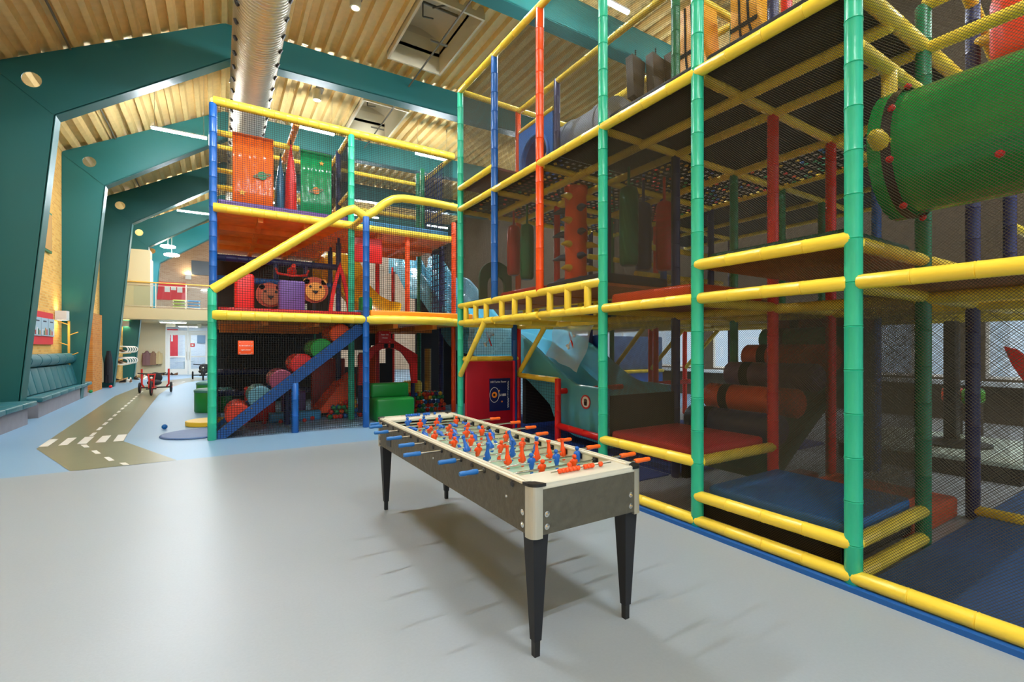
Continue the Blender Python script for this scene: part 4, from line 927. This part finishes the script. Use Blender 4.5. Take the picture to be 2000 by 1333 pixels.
cr((GX[1], GY[3], ZB), (GX[1], GY[6], ZB)); cr((4.24, GY[1], ZC-.06), (4.24, GY[6], ZC-.06)); cr((GX[3], GY[1], ZC), (GX[3], GY[6], ZC)); cr((GX[3], GY[1], ZA), (GX[3], GY[6], ZA))
cr((GX[0], GY[6], 1.42), (GX[1], GY[6], 1.42)); cr((GX[1], GY[6]-.03, 1.1), (GX[1]+.02, GY[5], 1.07)); cr((GX[1]+.02, GY[5], .3), (GX[1], GY[3], .22), RED, .055)
cr((GX[1], GY[5], .88), (9.0, GY[5]+.4, .88), RED)
for x, y in ((GX[0]-.02, GY[6]-.02), (GX[1], GY[6]), (GX[3], GY[6]), (8.51, GY[6]), (9.73, GY[6])):
    MB().pad((x, y-.02, 1.13), (x, y-.92, ZA-.02), .045, .4).build('brace', YEL, cf)
for y in (GY[4], GY[5]):
    for z in (2.9, 3.4): cr((GX[2], y+.6, z), (GX[3]+1.2, y+.6, z))
cr((GX[1], 6.43, 5.72), (GX[1], 7.5, 5.72)); cr((GX[2], GY[0], 4.5), (GX[2], GY[1], 4.5)); cr((GX[1], GY[0], 4.4), (GX[1], GY[1], 4.4)); cr((5.2, GY[1], 5.2), (7.29, GY[1], 4.4))
for x in (8.51, 9.73):
    for y, mt in ((GY[1], BLU), (GY[3], DGR), (GY[5], NAV)): post(x, y, 0 if x > 9 else ZA, ZT if x < 9 else ZC, mt, .054, cf)
    for z in (ZA, ZC): cr((x, GY[1], z), (x, GY[6], z))
for y in (GY[1], GY[3], GY[5]):
    for z in (ZA, 2.95, ZC): cr((GX[3], y, z), (9.73, y, z))
# decks
DWD = M('brown deck board', (176, 104, 44), .6, vary=.15)
BDK = M('black deck fabric', (24, 24, 26), .8)
def deck(x0, x1, y0, y1, z, mat=DWD): return MB().box(x0+.04, x1-.04, y0+.04, y1-.04, z-.04, z-.005).build('deck', mat, cf)
deck(GX[0], GX[3], GY[2], GY[3], ZA+.04); deck(GX[0], GX[2], GY[1], GY[2], ZB); deck(GX[0], GX[2], GY[0], GY[1], ZA+.05)
for i in (3, 4, 5): deck(GX[0], GX[1], GY[i], GY[i+1], ZB+.01)
deck(GX[1], GX[3], GY[3], GY[5], ZB+.01); deck(GX[3], 9.73, GY[1], GY[6], ZC+.05, BDK); deck(GX[3], 9.73, GY[3], GY[6], ZA+.05)  # the two outer decks are added to block light and darken the bays
for i in (1, 2): deck(GX[0], GX[2], GY[i], GY[i+1], ZC+.03, BDK)
deck(GX[0], GX[1], GY[3], GY[3]+.9, ZC+.03, BDK); deck(GX[0], GX[1], GY[5], GY[6], 4.47, M('dark red deck', (120, 20, 22), .5))
def cmat(label, x0, x1, y0, y1, z0, z1, mat):
    return tag(MB().rbox(x0, x1, y0, y1, z0, z1, .035).build('deck_mat', mat), label, 'mat')
REDW = M('woven red vinyl', (206, 38, 48), .5, bump=(60, .3)); BLUW = M('woven blue vinyl', (26, 112, 184), .5, bump=(60, .3))
cmat('red mat on the low step beside the football table handles', GX[0]+.06, GX[1]-.06, GY[2]+.06, GY[3]-.06, .58, .7, REDW)
cmat('blue mat on the lowest step between two sea green posts', GX[0]+.06, GX[1]-.06, GY[1]+.06, GY[2]-.06, .28, .4, BLUW)
cmat('orange mat on the middle deck above the red step mat', GX[0]+.06, GX[1]-.06, GY[2]+.06, GY[3]-.06, ZA+.04, ZA+.16, ORG)
cmat('dark green mat on the raised deck above the blue step mat', GX[0]+.06, GX[1]-.06, GY[1]+.06, GY[2]-.06, ZB, ZB+.1, M('bottle green vinyl', (8, 74, 58), .5))
cmat('navy mat over the yellow ladder truss, next to the middle green post', GX[0]+.06, GX[1]-.06, GY[3]+.06, GY[4]-.06, ZB+.01, ZB+.13, M('deep navy vinyl', (28, 38, 66), .5))
cmat('red mat over the yellow ladder truss between orange and blue posts', GX[0]+.06, GX[1]-.06, GY[4]+.06, GY[5]-.06, ZB+.01, ZB+.12, RED)
cmat('grey navy mat over the yellow ladder truss at the far green post', GX[0]+.06, GX[1]-.06, GY[5]+.06, GY[6]-.06, ZB+.01, ZB+.08, M('deep navy vinyl', (28, 38, 66), .5))
for i, y in ((1, GY[1]), (2, GY[2])): cmat('black edge pad on the top deck, %s green posts' % ('between the two closest' if i == 1 else 'between the middle pair of'), GX[0]+.02, GX[0]+.16, y+.06, y+1.16, ZC+.03, ZC+.13, BDK)
cmat('orange red floor mat behind the blue step mat', GX[1]+.08, GX[2]-.08, GY[1]+.08, GY[2]-.08, .0, .2, M('brick orange vinyl', (206, 78, 34), .5, bump=(60, .2)))
cmat('rust floor mat deeper inside behind the orange red floor mat', GX[1]+.08, GX[2]-.08, GY[2]+.08, GY[3]-.9, .0, .16, M('rust red vinyl', (170, 44, 22), .4))
struct(MB().box(GX[0]+.05, 8.6, -1.4, GY[1]-.06, 0, .05).build('trim_4', M('dark blue carpet', (26, 78, 130), .8, vary=.1, bump=(80, .3))), 'dark blue carpet inside the climbing frame')
struct(MB().box(GX[0]-.09, GX[0]-.04, -1.4, GY[3]+.1, 0, .035).build('trim_5', BLU))
struct(MB().box(GX[1]+.05, 8.6, GY[3], 9.4, 0, .04).build('trim_6', M('bright blue carpet', (18, 62, 150), .6, bump=(50, .3))), 'blue landing mat under the slide')
struct(MB().box(GX[0]+.06, GX[1], GY[3]+.1, GY[6]-.1, 0, .012).build('trim_7', M('bright blue carpet', (18, 62, 150), .6, bump=(50, .3))))
# fine dark nets
def fnet(o, ua, ub, poly, pitch=.0135, w=.0026, seg=.3, name='net'): return net_mb(o, ua, ub, poly, pitch, w, True, seg).build(name, NETW, cf, recalc=False)
xf = GX[0]+.045
for i in range(6):
    z0 = .1 if i <= 2 else ZB
    fnet((xf, 0, 0), Y_, Z_, rect(GY[i]+.03, GY[i+1]-.03, z0, ZC)); fnet((xf, 0, 0), Y_, Z_, rect(GY[i]+.03, GY[i+1]-.03, ZC, ZT))
fnet((xf, -1.2, 0), Y_, Z_, rect(0, 1.42, .1, ZC)); fnet((xf, -1.2, 0), Y_, Z_, rect(0, 1.42, ZC, ZT))
fnet((0, GY[3], 0), X_, Z_, rect(GX[0], GX[1], .72, ZA)); fnet((0, GY[1]+.05, 0), X_, Z_, rect(GX[0], GX[1], .4, ZA))
fnet((0, GY[6]+.05, 0), X_, Z_, rect(GX[0], GX[1], ZB, ZT), .016)
fnet((0, GY[3], 0), X_, Z_, rect(GX[0], GX[1], ZB, ZC)); fnet((GX[1], 0, 0), Y_, Z_, rect(GY[1], GY[2], .4, ZA)); 
for i in range(1, 6): fnet((GX[3], 0, 0), Y_, Z_, rect(GY[i], GY[i+1], ZA if i > 2 else .1, ZC), .016)  # far side nets added to darken the interior
fnet((GX[3], 0, 0), Y_, Z_, rect(GY[1], GY[3], ZC, ZT), .016); fnet((GX[2], 0, 0), Y_, Z_, rect(-.6, GY[1], .1, ZA), .016); fnet((GX[2], 0, 0), Y_, Z_, rect(GY[1], GY[2], .1, ZA), .016); fnet((0, GY[2], 0), X_, Z_, rect(GX[1], GX[3], .1, ZA), .016)  # upper far net and roller stair net are also added for darkening
# strap ceilings: webbing with gaps
for x0, x1, y0, y1 in ((GX[0]+.05, GX[1], GY[3]+.9, GY[6]), (GX[1], GX[3], GY[3], GY[6]), (GX[2], GX[3], GY[1], GY[3])):
    net_mb((0, 0, ZC), X_, Y_, rect(x0, x1, y0, y1), .11, .06, False, .5, .002).build('strap_ceiling', M('black webbing', (18, 18, 18), .8), cf, recalc=False)
MB().box(GX[0]+.1, GX[1], GY[3]-.02, GY[3]+.0, .62, 1.08).build('side_panel', BLK, cf)
MB().box(GX[0]+.02, GX[1], GY[1]+.08, GY[1]+.085, .1, .28).build('side_panel', BLK, cf); MB().box(GX[0]+.08, GX[0]+.085, GY[1], GY[2], .1, .27).build('side_panel', BLK, cf)
m = {}  # coloured plates added in place of lit things showing through the gaps
rng = random.Random(3)
for x0, x1, y0, y1 in ((GX[0]+.1, GX[1], GY[3]+1.0, GY[6]), (GX[1], GX[3], GY[3], GY[6]), (GX[2], GX[3], GY[1], GY[3])):
    for i in range(int((x1-x0)/.11)):
        for j in range(int((y1-y0)/.11)):
            if rng.random() > .33: continue
            k = rng.choice(['red ball', 'blue ball', 'yellow ball', 'orange ball', 'green ball']) if x0 > 6 or rng.random() < .6 else 'yellow ball'
            x, y = math.ceil(x0/.11)*.11+.055+.11*i, math.ceil(y0/.11)*.11+.055+.11*j
            mm = m.setdefault(k, MB()); mm.add([(x-.03, y, ZC-.012), (x, y-.03, ZC-.012), (x+.03, y, ZC-.012), (x, y+.03, ZC-.012), (x-.03, y, ZC+.004), (x, y-.03, ZC+.004), (x+.03, y, ZC+.004), (x, y+.03, ZC+.004)], [(0, 1, 2, 3), (7, 6, 5, 4), (0, 4, 5, 1), (1, 5, 6, 2), (2, 6, 7, 3), (3, 7, 4, 0)])
for k, mm in m.items(): tag(mm.build('gap_plate', MATS[k], cf), k.split()[0]+' plates standing for lit webbing gaps', kind='stuff')
# red barrier panel with game board
t = thing('barrier_panel', 'dark red barrier panel beside the blue slide', 'panel', (4.24, GY[6]-.06, 0))
MB().rbox(GX[0]+.06, GX[1]-.18, GY[6]-.1, GY[6]-.04, 0, 1.38, .02).build('panel', M('crimson panel', (176, 14, 30), .4), t)
MB().rbox(GX[1]-.18, GX[1]-.14, GY[6]-.12, GY[6]-.03, 0, 1.38, .01).build('edge_strip', M('pink red edge', (236, 30, 62), .35), t)
t = thing('game_board', 'navy game board with orange dial and checkered strip on the red panel', 'game board', (4.38, GY[6]-.11, .46))
gx0, gx1, gz0, gz1, gy = 4.16, 4.6, .46, 1.06, GY[6]-.115
MB().box(gx0, gx1, gy, gy+.012, gz0, gz1).build('board', M('navy print', (12, 26, 78), .4), t)
text_part('title', 'H3 Turbo Racer', .05, WHITE, t, (gx0+.02, gy-.001, gz1-.08), (1, 0, 0), (0, 0, 1)); text_part('go_text', 'GO', .06, WHITE, t, (gx0+.19, gy-.001, gz0+.27), (1, 0, 0), (0, 0, 1))
m = MB()
for k in range(4): m.box(gx0+.28+.018*k, gx0+.29+.018*k, gy-.002, gy, gz0+.27, gz0+.315)
m.build('stripes', WHITE, t)
MB().prism(circ(gx0+.1, gz0+.3, .055, 24), 'y', gy-.004, gy).build('dial', M('orange print', (244, 140, 34), .4), t); MB().prism(circ(gx0+.095, gz0+.3, .025, 16), 'y', gy-.006, gy-.004).build('dial_hub', BLK, t)
MB().slab_hole(circ(gx0+.1, gz0+.3, .1, 24, .14), [circ(gx0+.1, gz0+.3, .093, 24, .132)], 'y', gy-.003, gy).build('ring_print', WHITE, t)
m = MB()
for k in range(34):
    if 11 < k < 22 and k % 2: continue
    x = gx1-.06+(.014 if k % 2 else 0); m.box(x, x+.013, gy-.003, gy, gz0+.05+.0145*k, gz0+.063+.0145*k)
m.build('checker_strip', WHITE, t)
for dx_, dz_ in ((.2, .37), (.26, .17)): MB().prism(circ(gx0+dx_, gz0+dz_, .016, 14), 'y', gy-.004, gy).build('dot', M('orange print', (244, 140, 34), .4), t)
# wave slide
LB = M('light blue slide plastic', (84, 172, 200), .22); LBD = LB
sd = thing('wave_slide', 'light blue double wave slide running down beside the red gate', 'slide', (5.9, 9, 0))
top = [(16.4, 5.0), (15.6, 4.95), (15.0, 4.5), (14.2, 3.95), (13.4, 3.85), (12.7, 3.45), (11.8, 2.8), (11.2, 2.42), (10.4, 2.25), (9.4, 2.16), (8.6, 2.06), (7.85, 1.87), (7.1, 1.5), (6.6, 1.2), (6.2, 1.02), (5.85, 1.0), (5.45, .98)]
def smooth(P, n=4):
    out = []
    for i in range(len(P)-1):
        p0, p1, p2, p3 = P[max(i-1, 0)], P[i], P[i+1], P[min(i+2, len(P)-1)]
        for k in range(n):
            t_ = k/n; out.append(tuple(.5*(2*p1[j]+(p2[j]-p0[j])*t_+(2*p0[j]-5*p1[j]+4*p2[j]-p3[j])*t_*t_+(3*p1[j]-p0[j]-3*p2[j]+p3[j])*t_**3) for j in (0, 1)))
    out.append(P[-1]); return out
tp = smooth(top)
SX = [5.1, 5.16, 5.82, 5.94, 6.6, 6.66]
R = []
for y, z in tp:
    bz = z-.5 if z > 1.3 else z-.62
    zb = max(.03, bz-.25)
    hh = z
    prof_ = [(5.06, zb), (5.06, hh-.03), (5.09, hh), (5.15, hh), (5.2, hh-.06), (5.24, bz+.05), (5.3, bz), (5.72, bz), (5.79, bz+.05), (5.83, hh-.16), (5.87, hh-.12), (5.91, hh-.16), (5.95, bz+.05), (6.02, bz), (6.44, bz), (6.5, bz+.05), (6.54, hh-.06), (6.59, hh), (6.65, hh), (6.68, hh-.03), (6.68, zb)]
    R.append([(px, y, pz) for px, pz in prof_])
MB().rings(R).build('chute', LB, sd)
MB().box(5.06, 6.68, 5.43, 5.46, .03, .3).build('end_lip', LB, sd)
for y in (8.2, 10.2, 12.4, 14.6):
    zz = min(tp, key=lambda p: abs(p[0]-y))[1]-.8
    if zz > .2: MB().box(5.4, 6.3, y-.06, y+.06, 0, zz).build('support', BLK, sd)
m = MB(); yy_, zz_ = 5.85, .74
cy = [(a, b) for a, b in circ(yy_, zz_, .11, 26)]
MB().slab_hole(circ(yy_, zz_, .115, 26), [circ(yy_, zz_, .09, 26)], 'x', 5.048, 5.055).build('sign_ring', M('sign red', (200, 40, 36), .4), sd)
MB().prism(circ(yy_, zz_, .09, 26), 'x', 5.05, 5.056).build('sign_disc', WHITE, sd)
hm = MB().prism([(yy_-.03, zz_-.06), (yy_+.03, zz_-.06), (yy_+.04, zz_), (yy_-.035, zz_)], 'x', 5.046, 5.05)
for k in range(4): hm.box(5.046, 5.05, yy_-.034+.019*k, yy_-.022+.019*k, zz_-.01, zz_+.055-.008*abs(k-1.5))
hm.build('hand_print', BLK, sd)
# translucent banners with crossed emblem
FILM = M('clear film', (206, 226, 236), .25, alpha=.42)
def banner(pts3, cen, ux, label):
    t = thing('clear_banner', label, 'banner', pts3[0], 'clear film banners over the slide')
    ux = Vector(ux); n = 10; vs = []
    p = [Vector(q) for q in pts3]; un = ux.cross(Vector((0, 0, 1)))
    for i in range(n+1):
        for j in range(n+1):
            a = p[0].lerp(p[1], j/n); b = p[3].lerp(p[2], j/n); vs.append(a.lerp(b, i/n)+un*.03*math.sin(j*1.3+i*.8))
    MB().add(vs, [(i*(n+1)+j, i*(n+1)+j+1, (i+1)*(n+1)+j+1, (i+1)*(n+1)+j) for i in range(n) for j in range(n)], True).build('film', FILM, t, recalc=False)
    c = Vector(cen); Z = Vector((0, 0, 1)); un2 = un*.05
    MB().tube([c-ux*.05+Z*.14-un2, c+ux*.06-Z*.12-un2], .014, 8).build('red_stick', RED, t)
    m = MB().tube([c+ux*.07+Z*.09-un2, c-ux*.07-Z*.09-un2], .012, 8)
    for s in (-1, 1):
        for o in (-.025, .025): m.sph(c+ux*(.075*s)+Z*(.1*s)+(ux*.7-Z*.7)*o-un2, .028, 10, 7)
    m.build('white_bone', WHITE, t)
    for k in range(4):
        pass
banner([(4.93, 6.5, 2.02), (4.93, 5.5, 1.98), (4.93, 5.9, 1.22), (4.93, 6.75, 1.48)], (4.9, 6.1, 1.74), (0, -1, 0), 'clear film banner with crossed red and white emblem hung above the slide end')
banner([(3.8, GY[6]+.02, 2.03), (4.75, GY[6]+.02, 2.03), (4.75, GY[6]+.02, 1.5), (3.8, GY[6]+.02, 1.5)], (4.22, GY[6]-.02, 1.78), (1, 0, 0), 'clear film banner with crossed emblem above the dark red barrier panel')
tnet((GX[1], 0, 0), Y_, Z_, rect(GY[5], GY[6], .02, 1.1), .05, .004, par=cf); tnet((GX[1]+.01, 0, 0), Y_, Z_, rect(GY[3], GY[5], .02, .22), .05, .004, par=cf); tnet((0, GY[6], 0), X_, Z_, rect(GX[0], GX[1], 1.45, ZA), .05, .004, par=cf)
t = thing('padded_wall', 'two tone blue padded wall far behind the netting by the windows', 'padded wall', (10.2, 9.5, 0))
MB().rbox(9.2, 11.2, 9.5, 9.6, 1.0, 1.95, .03).build('upper_pad', M('slate blue pad', (84, 116, 160), .5, vary=.35, bump=(12, .3)), t); MB().rbox(9.2, 11.2, 9.48, 9.6, 0, .9, .03).build('lower_pad', M('bright blue pad', (30, 104, 196), .4), t); MB().pad((9.2, 9.48, .95), (11.2, 9.48, .95), .05).build('rail', YEL, t)
tag(MB().rbox(6.72, 6.8, 7.3, 9.0, .05, .95, .03).build('padded_wall', M('rust orange vinyl', (206, 84, 30), .4)), 'orange padded wall along the far side of the slide end', 'padded wall')
tag(MB().rbox(6.74, 6.84, 7.3, 9.2, .96, 1.9, .03).build('padded_wall', M('royal blue vinyl', (20, 70, 150), .4, bump=(8, .3))), 'blue padded wall above the orange padded wall by the slide', 'padded wall')
# roller stair
rs = thing('roller_stair', 'climbing stair of stacked coloured foam rollers behind the red step mat', 'climbing stair', (5.9, 3.3, 0))
MB().prism([(4.88, .3), (7.3, 1.85), (7.3, 1.75), (4.95, .2)], 'y', 2.72, 3.88).build('backing_board', M('green board', (34, 96, 72), .5), rs)
for y in (2.74, 3.8): MB().prism([(4.9, .0), (4.9, .3), (5.0, .36), (7.3, 1.84), (7.3, 0), (7.2, 0), (7.2, 1.6), (5.1, .28), (5.0, 0)], 'y', y, y+.06).build('side_frame', BLK, rs)
for (x, z), mt in zip(((5.06, .74), (5.43, 1.0), (5.87, 1.27), (6.27, 1.5), (6.7, 1.73), (7.12, 1.96)), (M('midnight vinyl', (44, 52, 96), .35), M('rust vinyl', (240, 86, 28), .35), M('plum vinyl', (108, 72, 102), .35), M('brick vinyl', (230, 74, 36), .35), M('pine vinyl', (20, 130, 84), .35), M('maroon vinyl', (164, 46, 48), .35))):
    ro = MB().lathe((x, 2.7, z), (x, 3.86, z), [(0, .12), (.02, .15), (.04, .165), (1.12, .165), (1.14, .15), (1.16, .12)], 22).build('roller', mt, rs)
    MB().lathe((x, 3.5, z), (x, 3.62, z), [(0, .168), (.12, .168)], 22, caps=False).build('strap', BLK, ro)
# green crawl tunnel
tu = thing('crawl_tunnel', 'big green plastic crawl tunnel inside the front bay of the frame', 'tunnel', (4.35, .2, 3.06))
GT = M('green tunnel plastic', (22, 150, 66), .24)
cx_, cz_, rt = 4.37, 3.06, .44; n = 96
pr_ = [(0, rt)]; 
R = []
for y in (1.5, 1.44, 1.43, 1.36, 1.35, .9, .4, -.1, -.7, -1.5):
    rr = rt+(.03 if y > 1.4 else 0)
    R.append([(cx_+rr*math.cos(2*PI*j/n)*(1-.014*(j % 4 == 0)), y, cz_+rr*math.sin(2*PI*j/n)*(1-.014*(j % 4 == 0))) for j in range(n)])
MB().rings(R, caps=False).build('pipe', GT, tu)
MB().lathe((cx_, 1.36, cz_), (cx_, 1.42, cz_), [(0, rt+.03), (.06, rt+.03)], 32, caps=False).build('flange_ring', M('black flange', (34, 24, 20), .5), tu)
for k in range(8):
    a = 2*PI*k/8+.3; MB().sph((cx_+(rt+.035)*math.cos(a), 1.37, cz_+(rt+.035)*math.sin(a)), .024, 10, 7).build('bolt_cap', M('red cap', (220, 30, 30), .3), tu)
for k in range(3):
    a = PI*1.2+.5*k; MB().sph((cx_+(rt+.01)*math.cos(a), .85-.3*k, cz_+(rt+.01)*math.sin(a)), .024, 10, 7).build('bolt_cap', M('red cap', (220, 30, 30), .3), tu)
MB().lathe((3.92, 1.42, 3.05), (3.78, 1.42, 3.1), [(0, .06), (.1, .05), (.14, .02)], 12).build('end_plug', YEL, tu)
tag(MB().rbox(5.7, 6.9, .9, 1.3, 4.1, 4.75, .12).build('padded_roll', M('vermilion vinyl', (232, 64, 26), .35)), 'vermilion padded roll above the green tunnel at the top corner', 'padded roll')
# hanging bags
def bag(x, y, z0, z1, r, mat, label):
    t = thing('hanging_bag', label, 'punch bag', (x, y, z0), 'hanging punch bags of the climbing frame')
    L = z1-z0
    MB().lathe((x, y, z0), (x, y, z1), [(0, r*.75), (.03, r*.96), (.06, r), (L*.5, r*1.03), (L-.1, r), (L-.03, r*.85), (L, r*.4)], 18).build('body', mat, t)
    MB().cyl((x, y, z1-.01), (x, y, ZC-.04), .02, n=8).build('strap', mat, t)
bag(4.64, 4.5, 2.72, 3.78, .125, DGR, 'green hanging bag inside the upper bay beside the spiked column')
bag(5.19, 4.75, 2.74, 3.72, .115, NAV, 'navy hanging bag between the green and red hanging bags')
bag(5.34, 4.5, 2.72, 3.7, .115, RED, 'red hanging bag behind the middle green post')
bag(4.39, 7.0, 2.9, 3.78, .115, M('crimson post vinyl', (190, 24, 30), .35), 'crimson hanging bag behind the blue face post')
bag(4.42, 6.62, 2.78, 3.72, .115, DGR, 'dark green hanging bag next to the crimson bag')
t = thing('spiked_column', 'orange padded column with yellow and navy horns', 'climbing column', (4.64, 5.6, ZB))
MB().lathe((4.64, 5.6, ZB+.12), (4.64, 5.6, 4.0), [(0, .16), (.04, .18), (.5, .165), (.9, .18), (1.3, .165), (1.6, .18), (1.64, .12)], 20).build('body', M('tangerine vinyl', (240, 84, 20), .4, bump=(8, .3)), t)
for k in range(8):
    z = 2.65+.18*k
    for s in (0, 1, 2):
        a = 2*PI*s/3*1.0+(k % 2)*PI/3+.25; d = Vector((math.cos(a), math.sin(a), 0)); c = Vector((4.64, 5.6, z))
        MB().tube([c+d*.14, c+d*.24+Vector((0, 0, .0)), c+d*.36+Vector((0, 0, -.03))], [.06, .045, .012], 10).build('horn', YEL if k % 2 else M('steel navy vinyl', (52, 66, 92), .4), t)
t = thing('arch_panel', 'green arch panel with a crawl hole at the far bay', 'panel', (4.27, GY[6]-.1, ZB))
oa = [(3.95, ZB+.1), (4.62, ZB+.1), (4.62, 2.9)]+[(4.285+.335*math.cos(a), 2.9+.3*math.sin(a)) for a in [PI*i/10 for i in range(1, 10)]]+[(3.95, 2.9)]
ia = [(4.1, ZB+.101), (4.47, ZB+.101), (4.47, 2.75)]+[(4.285+.185*math.cos(a), 2.75+.2*math.sin(a)) for a in [PI*i/10 for i in range(1, 10)]]+[(4.1, 2.75)]
MB().slab_hole(oa, [ia], 'y', GY[6]-.14, GY[6]-.08).build('panel', M('bottle green board', (14, 96, 64), .4), t)
# top storey: blue panel with tube entrance, grey tube
t = thing('tube_entry_panel', 'blue plastic panel with round tube entrance at the top of the frame', 'panel', (GX[1], 7, 4.45))
MB().slab_hole(rect(6.43, 7.5, 4.45, 5.68), [circ(6.97, 5.02, .4, 28)], 'x', GX[1]-.03, GX[1]+.03).build('panel', M('blue panel plastic', (24, 108, 190), .35), t)
MB().tube([(GX[1]-.045, 6.97+.43*math.cos(2*PI*i/28), 5.02+.43*math.sin(2*PI*i/28)) for i in range(28)], .03, 8, closed=True).build('collar', M('blue panel plastic', (24, 108, 190), .35), t)
MB().tube([(GX[1]+.03, 6.97, 5.02), (5.25, 6.97, 5.02)], .4, 24, caps=False).build('inner_tube', M('deep blue plastic', (14, 58, 140), .35), t)
t = thing('grey_tube', 'grey plastic tube elbow behind the blue entrance panel', 'tube', (5.8, 6.4, 5))
MB().tube([(5.26, 6.97, 5.1), (5.4, 6.8, 5.2), (5.5, 6.5, 5.25), (5.52, 6.1, 5.25), (5.52, 5.5, 5.25)], .44, 24).build('pipe', M('grey tube plastic', (150, 160, 172), .3), t)
for p0, p1 in (((5.5, 6.55, 5.25), (5.5, 6.48, 5.25)), ((5.52, 5.8, 5.25), (5.52, 5.7, 5.25))): MB().cyl(p0, p1, .465, n=24).build('band', M('grey tube plastic', (150, 160, 172), .3), t)
for k, (x, y) in enumerate(((5.4, 5.1), (5.62, 4.9), (5.85, 4.75))):
    t = thing('swing_pad', 'dark brown hanging pad in the top storey, %s in its row' % ['first', 'second', 'third'][k], 'hanging pad', (x, y, 5.4), 'dark hanging pads in the top storey')
    MB().prism([(x-.1, 5.45-.06*(k % 2)), (x+.1, 5.4), (x+.14, 6.0), (x-.14, 6.05)], 'y', y-.07, y+.07).build('pad', M('dark brown vinyl', (66, 56, 40), .6), t); MB().cyl((x, y, 6.0), (x, y, ZT), .012).build('strap', BLK, t)
for k, (y, x) in enumerate(((4.05, 5.5), (3.35, 5.6))):
    t = thing('padded_arch', 'yellow and black padded climbing wedge in the top storey, %s' % ['beside the middle green post', 'beside the red top post'][k], 'climbing wedge', (x, y, ZC))
    p = [(y+.2, ZC+.6), (y+.1, 5.5), (y+.12, 6.15), (y-.2, 6.15), (y-.24, 5.5), (y-.62, ZC+.6)]
    MB().prism([(y+.2, ZC+.05), (y+.14, 5.5), (y+.14, 6.14), (y-.16, 6.14), (y-.2, 5.55), (y-.75, ZC+.05)], 'x', x-.25, x+.15).build('wedge', M('amber wedge vinyl', (240, 170, 26), .4), t)
    for o in (.0, .5):
        m = MB(); 
        for f in (.35, .68):
            m.tube([(x-.253, y+.2-.95*f, ZC+.06), (x-.253, y+.14-.34*f, 5.52), (x-.253, y+.14-.3*f, 6.13)], .014, 6)
        if o == 0: m.build('black_piping', BLK, t)
    MB().box(x-.26, x-.245, y-.2, y+.14, 5.49, 5.54).build('black_band', BLK, t)
MB().pad((5.7, 3.0, ZC), (5.7, 3.0, ZT), .06).build('post', RED, cf)
# things beyond the frame by the windows
t = thing('scale_stand', 'black floor stand with round base on the pale platform behind the nets', 'stand', (8.8, 2.35, .26))
MB().lathe((8.8, 2.35, .26), (8.8, 2.35, .34), [(0, .42), (.03, .42), (.05, .2), (.08, .14)], 26).build('base', BPL, t); MB().rbox(8.7, 8.9, 2.28, 2.42, .33, 2.0, .02).build('column', BPL, t)
t = thing('stage_platform', 'low platform with pale green top behind the climbing frame', 'platform', (8.8, 2.3, 0))
MB().box(7.9, 9.9, 1.5, 3.4, .0, .2).build('skirt', BPL, t); MB().rbox(7.88, 9.92, 1.48, 3.42, .2, .26, .01).build('top', M('pale mint top', (206, 224, 206), .4), t)
for y, mt, nm in ((2.87, ORGP, 'orange'), (2.61, M('lime plastic shell', (90, 190, 50), .4), 'lime green')):
    t = thing('game_pod', '%s game pod with dark oval screen below the windows' % nm, 'game pod', (10.8, y, 0))
    MB().rbox(10.6, 11.0, y-.125, y+.125, .66, .95, .09).build('shell', mt, t); MB().prism(circ(y-.03, .79, .09, 20, .06), 'x', 10.57, 10.6).build('oval_screen', BPL, t); MB().box(10.75, 10.95, y-.09, y+.09, 0, .68).build('pedestal', M('brown pedestal', (70, 60, 50), .6), t)
t = thing('red_fin', 'red leaning fin shaped pad at the edge of the dark net bay', 'pad', (8.0, 1.5, .05))
MB().prism([(1.66, 1.64), (1.55, 1.6), (1.42, 1.45), (1.4, 1.2), (1.5, 1.24), (1.59, 1.42)], 'x', 7.96, 8.04).build('fin', RED, t); MB().cyl((8, 1.47, .05), (8, 1.47, 1.3), .03).build('pole', BPL, t)
tag(MB().box(XR-.5, XR-.02, .5, 20, .82, .9).build('window_shelf', M('pale shelf', (190, 200, 205), .5)), 'long pale shelf under the windows behind the climbing frame', 'shelf')
